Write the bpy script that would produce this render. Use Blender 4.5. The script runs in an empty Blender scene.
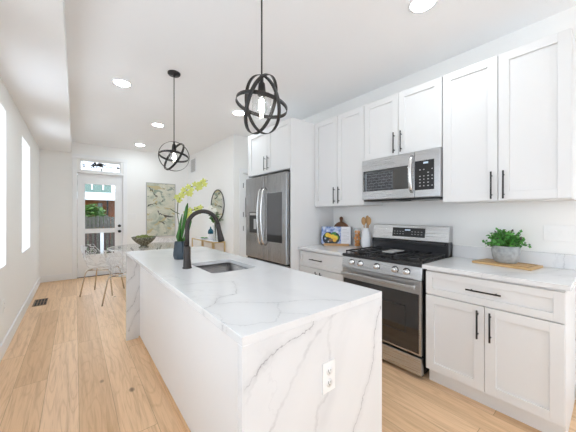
import bpy, bmesh, math, random
from mathutils import Vector, Matrix
random.seed(7)
R = math.radians
S = bpy.context.scene
COL = S.collection

# ---------------------------------------------------------------- camera, sky, sun, exposure
cam_d = bpy.data.cameras.new('camera'); cam = bpy.data.objects.new('camera', cam_d); COL.objects.link(cam)
cam.location = (0, 0, 1.302); cam.rotation_euler = (R(90), 0, -0.679)
cam_d.sensor_width = 36; cam_d.lens = 263.757 / 576 * 36; cam_d.shift_y = -1.55 / 576
cam_d.clip_start = 0.02; cam_d.clip_end = 300
S.camera = cam
S.view_settings.view_transform = 'Standard'; S.view_settings.look = 'None'
S.view_settings.exposure = 1.39; S.view_settings.gamma = 1
S.view_settings.use_curve_mapping = False
S.cycles.diffuse_bounces = 8; S.cycles.max_bounces = 16; S.cycles.transparent_max_bounces = 16
w = bpy.data.worlds.new('sky'); S.world = w; w.use_nodes = True
wn = w.node_tree.nodes; wl = w.node_tree.links
bg = wn['Background']; bg.inputs['Strength'].default_value = 1.7
tc = wn.new('ShaderNodeTexCoord'); nz = wn.new('ShaderNodeTexNoise'); nz.inputs['Scale'].default_value = 3
cr = wn.new('ShaderNodeValToRGB')
cr.color_ramp.elements[0].position = .35; cr.color_ramp.elements[0].color = (.68, .82, 1, 1)
cr.color_ramp.elements[1].position = .65; cr.color_ramp.elements[1].color = (.88, .95, 1, 1)
wl.new(tc.outputs['Generated'], nz.inputs['Vector']); wl.new(nz.outputs['Fac'], cr.inputs['Fac']); wl.new(cr.outputs['Color'], bg.inputs['Color'])
sd = bpy.data.lights.new('sun', 'SUN'); sd.energy = 1.0; sd.angle = R(4); sd.color = (1, .96, .9)
sun = bpy.data.objects.new('sun', sd); COL.objects.link(sun); sun.location = (3, -6, 12)
sun.rotation_euler = (R(32), 0, R(12))
CAN_POWER = 33.0; BULB = 14.0
CANS = [(.406, 3.449), (1.056, 4.699), (1.065, 6.29), (1.841, 3.408), (1.875, .835)]

# ---------------------------------------------------------------- node helpers
def new_mat(name):
    m = bpy.data.materials.new(name); m.use_nodes = True
    nt = m.node_tree; return m, nt, nt.nodes['Principled BSDF']

def lk(nt, a, b): nt.links.new(a, b)

def noise(nt, scale, vec=None, detail=3, rough=.5, dist=0):
    n = nt.nodes.new('ShaderNodeTexNoise'); n.inputs['Scale'].default_value = scale
    n.inputs['Detail'].default_value = detail; n.inputs['Roughness'].default_value = rough
    n.inputs['Distortion'].default_value = dist
    if vec is not None: lk(nt, vec, n.inputs['Vector'])
    return n

def coords(nt): return nt.nodes.new('ShaderNodeTexCoord').outputs['Object']

def mapping(nt, vec, scale=(1, 1, 1), loc=(0, 0, 0), rot=(0, 0, 0)):
    n = nt.nodes.new('ShaderNodeMapping'); n.inputs['Scale'].default_value = scale
    n.inputs['Location'].default_value = loc; n.inputs['Rotation'].default_value = rot
    lk(nt, vec, n.inputs['Vector']); return n.outputs[0]

def math_(nt, op, a, b=None, c=None, clamp=False):
    n = nt.nodes.new('ShaderNodeMath'); n.operation = op; n.use_clamp = clamp
    for i, x in enumerate((a, b, c)):
        if x is None: continue
        if isinstance(x, (int, float)): n.inputs[i].default_value = x
        else: lk(nt, x, n.inputs[i])
    return n.outputs[0]

def vmath(nt, op, a, b=None, out=0, scale=None):
    n = nt.nodes.new('ShaderNodeVectorMath'); n.operation = op
    for i, x in enumerate((a, b)):
        if x is None: continue
        if isinstance(x, (tuple, list)): n.inputs[i].default_value = x
        else: lk(nt, x, n.inputs[i])
    if scale is not None:
        if isinstance(scale, (int, float)): n.inputs['Scale'].default_value = scale
        else: lk(nt, scale, n.inputs['Scale'])
    return n.outputs[out]

def maprange(nt, v, a, b, c=0, d=1, smooth=True):
    n = nt.nodes.new('ShaderNodeMapRange'); n.interpolation_type = 'SMOOTHSTEP' if smooth else 'LINEAR'
    lk(nt, v, n.inputs['Value'])
    for k, x in zip(('From Min', 'From Max', 'To Min', 'To Max'), (a, b, c, d)): n.inputs[k].default_value = x
    return n.outputs[0]

def mix(nt, fac, a, b, mode='MIX'):
    n = nt.nodes.new('ShaderNodeMixRGB'); n.blend_type = mode
    for i, x in zip((0, 1, 2), (fac, a, b)):
        if isinstance(x, (int, float)): n.inputs[i].default_value = x
        elif isinstance(x, (tuple, list)): n.inputs[i].default_value = (*x[:3], 1)
        else: lk(nt, x, n.inputs[i])
    return n.outputs[0]

def ramp(nt, fac, stops):
    n = nt.nodes.new('ShaderNodeValToRGB'); e = n.color_ramp.elements
    while len(e) < len(stops): e.new(.5)
    for el, (p, c) in zip(e, stops): el.position = p; el.color = (*c, 1)
    lk(nt, fac, n.inputs[0]); return n.outputs[0]

def bump(nt, h, strength=.1, dist=.002):
    n = nt.nodes.new('ShaderNodeBump'); n.inputs['Strength'].default_value = strength
    n.inputs['Distance'].default_value = dist; lk(nt, h, n.inputs['Height']); return n.outputs[0]

def simple(name, color, rough=.5, metal=0, var=.04, scale=8, bmp=0, spec=None, coat=0):
    m, nt, b = new_mat(name)
    n = noise(nt, scale, coords(nt))
    lo = tuple(max(0, c * (1 - var)) for c in color); hi = tuple(min(1, c * (1 + var)) for c in color)
    lk(nt, mix(nt, n.outputs['Fac'], lo, hi), b.inputs['Base Color'])
    b.inputs['Roughness'].default_value = rough; b.inputs['Metallic'].default_value = metal
    if spec is not None: b.inputs['Specular IOR Level'].default_value = spec
    if coat: b.inputs['Coat Weight'].default_value = coat
    if bmp: lk(nt, bump(nt, n.outputs['Fac'], bmp), b.inputs['Normal'])
    return m

def glass(name, tint=(1, 1, 1), gloss=.10, rough=0.0, blend=.25):
    m, nt, b = new_mat(name); nt.nodes.remove(b)
    t = nt.nodes.new('ShaderNodeBsdfTransparent'); t.inputs[0].default_value = (*tint, 1)
    g = nt.nodes.new('ShaderNodeBsdfGlossy'); g.inputs['Roughness'].default_value = rough
    f = nt.nodes.new('ShaderNodeLayerWeight'); f.inputs['Blend'].default_value = .5
    mx = nt.nodes.new('ShaderNodeMixShader')
    k = math_(nt, 'MULTIPLY_ADD', math_(nt, 'POWER', f.outputs['Facing'], 4.0), blend * 2, gloss, clamp=True)
    lk(nt, k, mx.inputs[0]); lk(nt, t.outputs[0], mx.inputs[1]); lk(nt, g.outputs[0], mx.inputs[2])
    lk(nt, mx.outputs[0], nt.nodes['Material Output'].inputs[0]); return m

def emit(name, color, strength):
    m, nt, b = new_mat(name)
    b.inputs['Base Color'].default_value = (*color, 1)
    b.inputs['Emission Color'].default_value = (*color, 1); b.inputs['Emission Strength'].default_value = strength
    return m

M = {}
M['wall'] = simple('wall_paint', (.89, .887, .872), .9, var=.01, scale=2)
M['ceiling'] = simple('ceiling_paint', (.90, .90, .905), .95, var=.01, scale=2)
M['trim'] = simple('white_trim_paint', (.86, .87, .88), .45, var=.01)
M['cabinet'] = simple('white_cabinet_paint', (.77, .768, .765), .38, var=.01, scale=3)
M['island'] = simple('island_panel_paint', (.84, .84, .845), .5, var=.01, scale=3)
M['black'] = simple('black_handle_metal', (.012, .012, .013), .45, 0)
M['blackplastic'] = simple('black_plastic', (.012, .012, .013), .45)
M['iron'] = simple('cast_iron_grate', (.045, .045, .047), .4, .5)
M['enamel'] = simple('black_enamel', (.035, .035, .038), .18)
M['bronze'] = simple('dark_pendant_metal', (.045, .043, .042), .4, .7, var=.2, scale=20)
M['gunmetal'] = simple('gunmetal_faucet', (.055, .048, .045), .36, .75, var=.1)
M['chrome'] = simple('brushed_chrome', (.62, .57, .50), .25, 1)
M['knob'] = simple('polished_steel_knob', (.8, .8, .8), .22, 1)
M['gold'] = simple('gold_frame_metal', (.62, .47, .25), .35, .8)
M['plate'] = simple('white_plastic_plate', (.88, .88, .87), .35, var=.01)
M['slot'] = simple('outlet_slot', (.18, .18, .18), .6)
M['darkgap'] = simple('dark_gap', (.03, .03, .03), .8)
M['screen'] = simple('dark_screen_glass', (.10, .10, .105), .12, var=.05, spec=.6)
M['ovenglass'] = simple('oven_door_glass', (.012, .012, .013), .06, spec=.9)
M['ovenglass'].node_tree.nodes['Principled BSDF'].inputs['IOR'].default_value = 1.6
M['micglass'] = simple('microwave_door_glass', (.006, .006, .007), .005, spec=1.0)
M['micglass'].node_tree.nodes['Principled BSDF'].inputs['IOR'].default_value = 1.65
M['greytext'] = simple('grey_button_print', (.45, .45, .46), .5)
M['digits'] = emit('lit_display', (.5, .6, .7), .15)
M['whiteplastic'] = simple('white_chair_plastic', (.70, .70, .71), .35)
M['clearglass'] = glass('clear_glass', (.97, .98, .98), .06)
M['tableglass'] = glass('table_glass', (.98, .99, .99), .06)
M['thinglass'] = glass('thin_clear_glass', (.97, .97, .97), .03, blend=.08)
M['winglass'] = glass('window_glass', (1, 1, 1), .008, blend=.05)
M['mirror'] = simple('mirror_glass', (.9, .9, .9), .02, 1, var=0)
M['teal'] = simple('teal_glazed_ceramic', (.01, .11, .17), .15)
M['slate'] = simple('slate_blue_ceramic', (.035, .055, .075), .3)
M['ceramic'] = simple('white_ceramic', (.84, .85, .87), .35, bmp=.3, scale=60)
M['leaf'] = simple('green_leaf', (.035, .16, .02), .45, var=.5, scale=30)
M['bushleaf'] = simple('shrub_leaf', (.06, .15, .02), .6, var=.6, scale=20)
M['leaf2'] = simple('bright_green_leaf', (.085, .30, .05), .5, var=.6, scale=40)
M['stem'] = simple('dark_green_stem', (.07, .09, .03), .6)
M['yellowpetal'] = simple('yellow_green_petal', (.60, .62, .16), .5, var=.2, scale=30)
M['whitepetal'] = simple('white_petal', (.85, .85, .78), .5)
M['moss'] = simple('moss', (.16, .20, .05), .9, var=.6, scale=40, bmp=1)
M['spoon'] = simple('utensil_wood', (.52, .30, .13), .6, var=.2, scale=20)
M['paddle'] = simple('walnut_board_wood', (.17, .07, .03), .5, var=.3, scale=15)
M['orange'] = simple('orange_peel', (.80, .30, .03), .5, var=.15, scale=30)
M['paper'] = simple('white_paper', (.82, .82, .85), .7)
M['fence'] = simple('weathered_fence_wood', (.055, .052, .046), .9, var=.35, scale=12)
M['railing'] = simple('dark_brown_rail_paint', (.07, .04, .035), .7)
M['roofmetal'] = simple('white_porch_roof', (.48, .52, .56), .6)
M['lawn'] = simple('lawn_grass', (.06, .10, .03), .95, var=.4, scale=6)
M['bark'] = simple('tree_bark', (.10, .07, .05), .9, var=.4, scale=10)
M['ventgrey'] = simple('grey_vent_louvres', (.42, .42, .42), .6)

def steel(name, horizontal=True, base=(.58, .583, .59), rough=.3, axis=1):
    m, nt, b = new_mat(name)
    sc = [400, 400, 400]; sc[axis] = 3
    n = noise(nt, 1, mapping(nt, coords(nt), tuple(sc)), 2)
    lk(nt, mix(nt, n.outputs['Fac'], tuple(c * .88 for c in base), tuple(min(1, c * 1.1) for c in base)), b.inputs['Base Color'])
    b.inputs['Metallic'].default_value = 1; b.inputs['Roughness'].default_value = rough
    lk(nt, maprange(nt, n.outputs['Fac'], .3, .7, rough - .05, rough + .07), b.inputs['Roughness'])
    return m
M['steel'] = steel('brushed_stainless_steel')
M['steel2'] = steel('fridge_stainless_steel', base=(.40, .402, .41), rough=.24, axis=2)
M['sinksteel'] = steel('sink_stainless_steel', base=(.36, .36, .37), rough=.3, axis=0)

# oak plank floor: planks run along y, 0.19 m wide
def floor_mat():
    m, nt, b = new_mat('oak_plank_floor')
    co = coords(nt); sp = nt.nodes.new('ShaderNodeSeparateXYZ'); lk(nt, co, sp.inputs[0])
    px = math_(nt, 'DIVIDE', math_(nt, 'ADD', sp.outputs[0], -.02), .19)
    ix = math_(nt, 'FLOOR', px)
    wn1 = nt.nodes.new('ShaderNodeTexWhiteNoise'); wn1.noise_dimensions = '1D'; lk(nt, ix, wn1.inputs['W'])
    py = math_(nt, 'ADD', math_(nt, 'DIVIDE', sp.outputs[1], 1.95), math_(nt, 'MULTIPLY', wn1.outputs['Value'], 7.3))
    iy = math_(nt, 'FLOOR', py)
    cv = nt.nodes.new('ShaderNodeCombineXYZ'); lk(nt, ix, cv.inputs[0]); lk(nt, iy, cv.inputs[1])
    wn2 = nt.nodes.new('ShaderNodeTexWhiteNoise'); wn2.noise_dimensions = '2D'; lk(nt, cv.outputs[0], wn2.inputs['Vector'])
    tone = ramp(nt, wn2.outputs['Value'], [(0, (.70, .455, .26)), (.3, (.78, .525, .315)), (.7, (.83, .57, .35)), (1, (.86, .61, .40))])
    # grain, shifted per plank
    off = vmath(nt, 'ADD', co, vmath(nt, 'SCALE', wn2.outputs['Color'], scale=9.0))
    g = noise(nt, 1, mapping(nt, off, (34, 1.6, 1)), 5, .65, .4)
    g2 = noise(nt, 1, mapping(nt, off, (190, 5, 1)), 2, .6)
    ca = noise(nt, 1, mapping(nt, off, (9, .9, 1)), 1, .4)
    rings = math_(nt, 'FRACT', math_(nt, 'MULTIPLY', ca.outputs['Fac'], 11))
    rg = maprange(nt, math_(nt, 'ABSOLUTE', math_(nt, 'SUBTRACT', rings, .5)), 0, .16, 1, 0)
    c1 = mix(nt, math_(nt, 'MULTIPLY', maprange(nt, g.outputs['Fac'], .42, .72), .42), tone, (.40, .22, .105))
    c2 = mix(nt, math_(nt, 'MULTIPLY', rg, .24), c1, (.46, .26, .12))
    c3 = mix(nt, math_(nt, 'MULTIPLY', maprange(nt, g2.outputs['Fac'], .5, .75), .28), c2, (.38, .21, .10))
    # knots
    kn = nt.nodes.new('ShaderNodeTexVoronoi'); kn.inputs['Scale'].default_value = 1; kn.feature = 'F1'
    lk(nt, mapping(nt, off, (2.1, 1.2, 1)), kn.inputs['Vector'])
    c4 = mix(nt, math_(nt, 'MULTIPLY', maprange(nt, kn.outputs['Distance'], .02, .05, 1, 0), .75), c3, (.09, .045, .02))
    fx = math_(nt, 'FRACT', px); ex = math_(nt, 'ABSOLUTE', math_(nt, 'SUBTRACT', fx, .5))
    fy = math_(nt, 'FRACT', py); ey = math_(nt, 'ABSOLUTE', math_(nt, 'SUBTRACT', fy, .5))
    seam = math_(nt, 'MAXIMUM', maprange(nt, ex, .490, .497), maprange(nt, ey, .4988, .4995))
    c5 = mix(nt, math_(nt, 'MULTIPLY', seam, .6), c4, (.20, .11, .05))
    lk(nt, c5, b.inputs['Base Color']); b.inputs['Roughness'].default_value = .42
    b.inputs['Specular IOR Level'].default_value = .4
    lk(nt, bump(nt, math_(nt, 'SUBTRACT', 1, seam), .25, .001), b.inputs['Normal'])
    return m
M['floor'] = floor_mat()

def line_dist(nt, p, segs):
    """distance from 2D point p (vector socket, z = 0) to the nearest of the segments"""
    best = None
    for (a, c) in segs:
        d = (c[0] - a[0], c[1] - a[1]); L2 = d[0] ** 2 + d[1] ** 2 + 1e-9
        q = vmath(nt, 'SUBTRACT', p, (a[0], a[1], 0))
        h = math_(nt, 'MULTIPLY', vmath(nt, 'DOT_PRODUCT', q, (d[0] / L2, d[1] / L2, 0), out=1), 1.0, clamp=True)
        s = nt.nodes.new('ShaderNodeVectorMath'); s.operation = 'SCALE'; s.inputs[0].default_value = (d[0], d[1], 0); lk(nt, h, s.inputs['Scale'])
        dist = vmath(nt, 'DISTANCE', q, s.outputs[0], out=1)
        best = dist if best is None else math_(nt, 'MINIMUM', best, dist)
    return best

def quartz(name, origin=(0, 0, 0), plane='xy', veins=(), seed=0.0, faint=.5):
    """white quartz with soft grey veins; veins = [(polyline, width, strength)] in world metres"""
    m, nt, b = new_mat(name)
    co = vmath(nt, 'ADD', coords(nt), tuple(origin))
    base = (.775, .778, .785)
    cl = noise(nt, 1.7, mapping(nt, co, loc=(seed, seed, seed)), 4, .6, .6)
    col = mix(nt, maprange(nt, cl.outputs['Fac'], .45, .75), base, (.68, .685, .695))
    # general fine wandering veins
    n1 = noise(nt, .9, mapping(nt, co, loc=(seed * 3 + 2, seed, 1)), 6, .62, .9)
    v1 = maprange(nt, math_(nt, 'ABSOLUTE', math_(nt, 'SUBTRACT', n1.outputs['Fac'], .5)), 0, .008, 1, 0)
    gate = noise(nt, 1.3, mapping(nt, co, loc=(5, seed, 3)), 2)
    k = math_(nt, 'MULTIPLY', math_(nt, 'MULTIPLY', v1, maprange(nt, gate.outputs['Fac'], .45, .65)), faint * .5)
    col = mix(nt, k, col, (.40, .40, .42))
    if veins:
        sp = nt.nodes.new('ShaderNodeSeparateXYZ'); lk(nt, co, sp.inputs[0])
        cb = nt.nodes.new('ShaderNodeCombineXYZ'); lk(nt, sp.outputs[0], cb.inputs[0])
        lk(nt, sp.outputs[1 if plane == 'xy' else 2], cb.inputs[1])
        w1 = noise(nt, 9, co, 4, .65); w2 = noise(nt, 60, co, 2)
        off = vmath(nt, 'SCALE', vmath(nt, 'SUBTRACT', w1.outputs['Color'], (.5, .5, .5)), scale=.05)
        off2 = vmath(nt, 'SCALE', vmath(nt, 'SUBTRACT', w2.outputs['Color'], (.5, .5, .5)), scale=.022)
        p = vmath(nt, 'MULTIPLY', vmath(nt, 'ADD', vmath(nt, 'ADD', cb.outputs[0], off), off2), (1, 1, 0))
        gt = noise(nt, 14, co, 2)
        for pl, wd, st in veins:
            d = line_dist(nt, p, list(zip(pl[:-1], pl[1:])))
            core = maprange(nt, d, 0, wd, 1, 0)
            halo = math_(nt, 'MULTIPLY', maprange(nt, d, 0, wd * 9, 1, 0), .16)
            kk = math_(nt, 'MULTIPLY', math_(nt, 'ADD', math_(nt, 'MULTIPLY', core, maprange(nt, gt.outputs['Fac'], .3, .6, .35, 1)), halo), st, clamp=True)
            col = mix(nt, kk, col, (.27, .27, .285))
    lk(nt, col, b.inputs['Base Color']); b.inputs['Roughness'].default_value = .16
    b.inputs['Specular IOR Level'].default_value = .45
    return m

# ---------------------------------------------------------------- mesh helpers
OFF = {}
class MB:
    def __init__(s): s.bm = bmesh.new()
    def box(s, x0, x1, y0, y1, z0, z1):
        x0, x1 = sorted((x0, x1)); y0, y1 = sorted((y0, y1)); z0, z1 = sorted((z0, z1))
        v = [s.bm.verts.new(p) for p in ((x0,y0,z0),(x1,y0,z0),(x1,y1,z0),(x0,y1,z0),(x0,y0,z1),(x1,y0,z1),(x1,y1,z1),(x0,y1,z1))]
        for f in ((3,2,1,0),(4,5,6,7),(0,1,5,4),(1,2,6,5),(2,3,7,6),(3,0,4,7)): s.bm.faces.new([v[i] for i in f])
        return s
    def hexa(s, pts):
        v = [s.bm.verts.new(p) for p in pts]
        for f in ((3,2,1,0),(4,5,6,7),(0,1,5,4),(1,2,6,5),(2,3,7,6),(3,0,4,7)): s.bm.faces.new([v[i] for i in f])
        return s
    def tube(s, path, r, n=10, cap=True, flat=1.0):
        path = [Vector(p) for p in path]; rr = r if isinstance(r, (list, tuple)) else [r] * len(path)
        rings = []; up = None
        for i, p in enumerate(path):
            t = (path[min(i + 1, len(path) - 1)] - path[max(i - 1, 0)]).normalized()
            if up is None:
                a = Vector((0, 0, 1)) if abs(t.z) < .9 else Vector((1, 0, 0))
                up = (a - t * a.dot(t)).normalized()
            else: up = (up - t * up.dot(t)).normalized()
            side = t.cross(up)
            rings.append([s.bm.verts.new(p + (up * math.cos(k * 2 * math.pi / n) + side * math.sin(k * 2 * math.pi / n) * flat) * rr[i]) for k in range(n)])
        for a, b in zip(rings[:-1], rings[1:]):
            for k in range(n): s.bm.faces.new((a[k], a[(k + 1) % n], b[(k + 1) % n], b[k])).smooth = True
        if cap:
            s.bm.faces.new(rings[0][::-1]); s.bm.faces.new(rings[-1])
        return s
    def cyl(s, p0, p1, r0, r1=None, n=20): return s.tube([p0, p1], [r0, r0 if r1 is None else r1], n)
    def lathe(s, prof, c=(0, 0, 0), n=28, smooth=True, axis='z', cap=True):
        rings = []
        for (r, h) in prof:
            ring = []
            for k in range(n):
                a = k * 2 * math.pi / n
                if axis == 'z': q = (c[0] + r * math.cos(a), c[1] + r * math.sin(a), c[2] + h)
                elif axis == 'x': q = (c[0] + h, c[1] + r * math.cos(a), c[2] + r * math.sin(a))
                else: q = (c[0] + r * math.sin(a), c[1] + h, c[2] + r * math.cos(a))
                ring.append(s.bm.verts.new(q))
            rings.append(ring)
        for a, b in zip(rings[:-1], rings[1:]):
            for k in range(n): s.bm.faces.new((a[k], a[(k + 1) % n], b[(k + 1) % n], b[k])).smooth = smooth
        if cap and prof[0][0] > 1e-5: s.bm.faces.new(rings[0][::-1])
        if cap and prof[-1][0] > 1e-5: s.bm.faces.new(rings[-1])
        return s
    def ball(s, c, r, sc=(1, 1, 1), seg=12, rot=None):
        mt = Matrix.Translation(c) @ (rot or Matrix.Identity(4)) @ Matrix.Diagonal((*sc, 1))
        vs = bmesh.ops.create_uvsphere(s.bm, u_segments=seg, v_segments=max(6, seg // 2 + 2), radius=r, matrix=mt)['verts']
        for v in vs:
            for f in v.link_faces: f.smooth = True
        return s
    def ring(s, c, n, r, wd, th, seg=56):
        """flat metal hoop on a sphere of radius r, axis n"""
        n = Vector(n).normalized(); a = n.orthogonal().normalized(); b = n.cross(a); c = Vector(c); R4 = []
        for k in range(seg):
            t = k * 2 * math.pi / seg; d = a * math.cos(t) + b * math.sin(t)
            R4.append([s.bm.verts.new(c + d * rr + n * h) for rr, h in ((r, -wd/2), (r, wd/2), (r - th, wd/2), (r - th, -wd/2))])
        for k in range(seg):
            p, q = R4[k], R4[(k + 1) % seg]
            for j in range(4): s.bm.faces.new((p[j], p[(j + 1) % 4], q[(j + 1) % 4], q[j])).smooth = (j in (0, 2))
        return s
    def poly(s, pts):
        s.bm.faces.new([s.bm.verts.new(p) for p in pts]); return s
    def build(s, name, mat, parent=None, bevel=0, kind=None, label=None, solid=0, weld=0):
        off = OFF.get(parent.name, Vector((0, 0, 0))) if parent else Vector((0, 0, 0))
        if weld: bmesh.ops.remove_doubles(s.bm, verts=s.bm.verts, dist=weld)
        bmesh.ops.recalc_face_normals(s.bm, faces=s.bm.faces)
        if parent is None and kind != 'structure':
            vs = [v.co for v in s.bm.verts]
            off = Vector(((min(v.x for v in vs) + max(v.x for v in vs)) / 2, (min(v.y for v in vs) + max(v.y for v in vs)) / 2, min(v.z for v in vs)))
        for v in s.bm.verts: v.co -= off
        me = bpy.data.meshes.new(name); s.bm.to_mesh(me); s.bm.free()
        o = bpy.data.objects.new(name, me); COL.objects.link(o)
        o.data.materials.append(M[mat] if isinstance(mat, str) else mat)
        if parent: o.parent = parent
        else: o.location = off
        OFF[o.name] = off.copy()
        if solid:
            md = o.modifiers.new('thickness', 'SOLIDIFY'); md.thickness = solid; md.offset = 0
        if bevel:
            md = o.modifiers.new('bevel', 'BEVEL'); md.width = bevel; md.segments = 2; md.limit_method = 'ANGLE'; md.angle_limit = R(40)
        if kind: o['kind'] = kind
        if label: o['label'] = label
        return o

def thing(name, label, cat, loc=(0, 0, 0), group=None, kind=None):
    o = bpy.data.objects.new(name, None); COL.objects.link(o); o.location = loc; o.empty_display_size = .05
    OFF[o.name] = Vector(loc)
    if kind: o['kind'] = kind
    if label: o['label'] = label
    if cat: o['category'] = cat
    if group: o['group'] = group
    return o

def tag(o, label, cat, group=None, kind=None):
    o['label'] = label; o['category'] = cat
    if group: o['group'] = group
    if kind: o['kind'] = kind
    return o

def copy_tree(o, parent=None):
    c = o.copy(); COL.objects.link(c)
    if parent: c.parent = parent
    for ch in list(o.children): copy_tree(ch, c)
    return c

# ================================================================ the setting
XW, YB, XR, ZC, ZS, XS, XP, YP = -.527, 6.875, 2.735, 2.767, 2.549, -.058, 2.251, 4.378
Y0 = -2.4
MB().box(XW - .2, XR + .2, Y0, YB + .2, -.12, 0).build('floor', 'floor', kind='structure')
MB().box(XW - .2, XR + 1.2, Y0, YB + .2, ZC, ZC + .2).build('ceiling', 'ceiling', kind='structure')
MB().box(XW, XS, Y0, YB, ZS, ZC).build('trim_1', 'ceiling', kind='structure')          # dropped soffit
# left wall with two tall windows, and three unseen ones added for daylight
WINS = [(-1.75, -.95), (-.35, .45), (1.05, 1.85), (2.93, 3.745), (4.744, 5.509)]; WZ = (.80, 2.31)
b = MB(); x0, x1 = XW - .22, XW
b.box(x0, x1, Y0, YB + .2, 0, WZ[0]); b.box(x0, x1, Y0, YB + .2, WZ[1], ZC)
ys = [Y0] + [v for p in WINS for v in p] + [YB + .2]
for i in range(0, len(ys), 2): b.box(x0, x1, ys[i], ys[i + 1], WZ[0], WZ[1])
b.build('wall_left', 'wall', kind='structure')
for i, (a, c) in enumerate(WINS):
    f = MB(); xf = XW - .19
    f.box(xf, xf + .04, a, a + .045, *WZ).box(xf, xf + .04, c - .045, c, *WZ)
    f.box(xf, xf + .04, a + .045, c - .045, WZ[0], WZ[0] + .05).box(xf, xf + .04, a + .045, c - .045, WZ[1] - .05, WZ[1])
    f.box(xf, xf + .04, a + .045, c - .045, 1.53, 1.57)
    fr = f.build('window_%d' % (i + 1), 'trim', kind='structure')  # the first three are out of view, added to let daylight in
    MB().box(xf + .015, xf + .021, a + .04, c - .04, WZ[0] + .04, WZ[1] - .04).build('pane', 'winglass', fr)
    MB().box(XW - .15, XW + .0, a, c, WZ[0] - .0, WZ[0] + .012).build('window_sill', 'trim', fr)
# back wall with door and transom
b = MB(); DX = (.03, .83); DZ = 2.16; TX = (.077, .79); TZ = (2.22, 2.43)
b.box(XW - .2, DX[0], YB, YB + .2, 0, ZC); b.box(DX[1], XP + .2, YB, YB + .2, 0, ZC)
b.box(DX[0], DX[1], YB, YB + .2, TZ[1], ZC); b.box(DX[0], DX[1], YB, YB + .2, DZ, TZ[0])
b.box(DX[0], TX[0], YB, YB + .2, TZ[0], TZ[1]); b.box(TX[1], DX[1], YB, YB + .2, TZ[0], TZ[1])
b.build('wall_back', 'wall', kind='structure')
# right wall, partition and hall wall
MB().box(XR, XR + .2, Y0, YP, 0, ZC).build('wall_right', 'wall', kind='structure')
MB().box(XP, XP + .12, YP, YB, 0, ZC).build('wall_partition', 'wall', kind='structure')
b = MB(); HX = (2.44, 3.0)
b.box(XP + .12, HX[0], YP, YP + .12, 0, ZC); b.box(HX[0], XR + .9, YP, YP + .12, 2.09, ZC); b.box(HX[1], XR + .9, YP, YP + .12, 0, 2.09)
b.build('wall_hall', 'wall', kind='structure')
b = MB(); b.box(XW, .9, Y0, Y0 + .15, 0, ZC).box(2.3, XR, Y0, Y0 + .15, 0, ZC).box(.9, 2.3, Y0, Y0 + .15, 2.1, ZC)  # unseen wall added behind the camera, its opening sized to control daylight
b.build('wall_front_added', 'wall', kind='structure')
# baseboards and casings
def tr(name, b): return b.build(name, 'trim', kind='structure', bevel=.003)
tr('baseboard_left', MB().box(XW, XW + .016, Y0, YB, 0, .125))
tr('baseboard_back', MB().box(XW + .016, DX[0] - .085, YB - .016, YB, 0, .125).box(DX[1] + .085, XP, YB - .016, YB, 0, .125))
tr('baseboard_partition', MB().box(XP - .016, XP, YP, YB - .016, 0, .125).box(XP - .016, HX[0] - .07, YP - .016, YP, 0, .125))
tr('baseboard_right', MB().box(XR - .016, XR, Y0, .15, 0, .125))
b = MB(); cx = .075
b.box(DX[0] - cx, DX[0], YB - .022, YB, 0, 2.50).box(DX[1], DX[1] + cx, YB - .022, YB, 0, 2.50)
b.box(DX[0] - cx - .01, DX[1] + cx + .01, YB - .028, YB, 2.45, 2.53).box(DX[0], DX[1], YB - .018, YB, DZ, DZ + .05)
tr('trim_2', b)
b = MB(); b.box(HX[0] - .07, HX[0], YP - .02, YP, 0, 2.16).box(HX[0], HX[1], YP - .02, YP, 2.09, 2.16)
tr('trim_3', b)
# transom
b = MB(); a, c = TX; z0, z1 = TZ; yf = YB + .06
b.box(a, c, yf, yf + .04, z0, z0 + .02).box(a, c, yf, yf + .04, z1 - .02, z1).box(a, a + .02, yf, yf + .04, z0 + .02, z1 - .02).box(c - .02, c, yf, yf + .04, z0 + .02, z1 - .02)
tw = b.build('window_6', 'trim', kind='structure')
MB().box(a + .015, c - .015, yf + .02, yf + .026, z0 + .015, z1 - .015).build('pane', 'winglass', tw)
g = MB(); zc = 2.335; yy = yf + .055
g.tube([(a + .03, yy, zc + .012), (c - .03, yy, zc + .0)], .011, 6); g.tube([(a + .03, yy, zc - .035), (a + .36, yy, zc - .028)], .009, 6)
for (x, z, r) in ((a + .045, zc + .05, .018), (a + .05, zc - .05, .02), (a + .07, zc - .005, .016), (c - .04, zc - .005, .02), (c - .045, zc + .03, .012), (a + .37, zc - .07, .014)):
    g.ring((x, yy, z), (0, 1, 0), r * 1.25, .016, .014, 14)
for k in range(34):
    g.ball((a + .30 + random.gauss(0, .055) + .03, yy, zc + .035 + random.gauss(0, .018)), .022, (1.3, .4, .8), 8, Matrix.Rotation(random.uniform(-1, 1), 4, 'Y'))
for k in range(5):
    x = a + .18 + .09 * k; g.tube([(x, yy, zc + .015), (x + .02, yy, zc - .03), (x - .01, yy, zc - .07)], .007, 5)
g.build('vine_grille', 'blackplastic', tw, label='dark scroll and vine grille')
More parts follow.
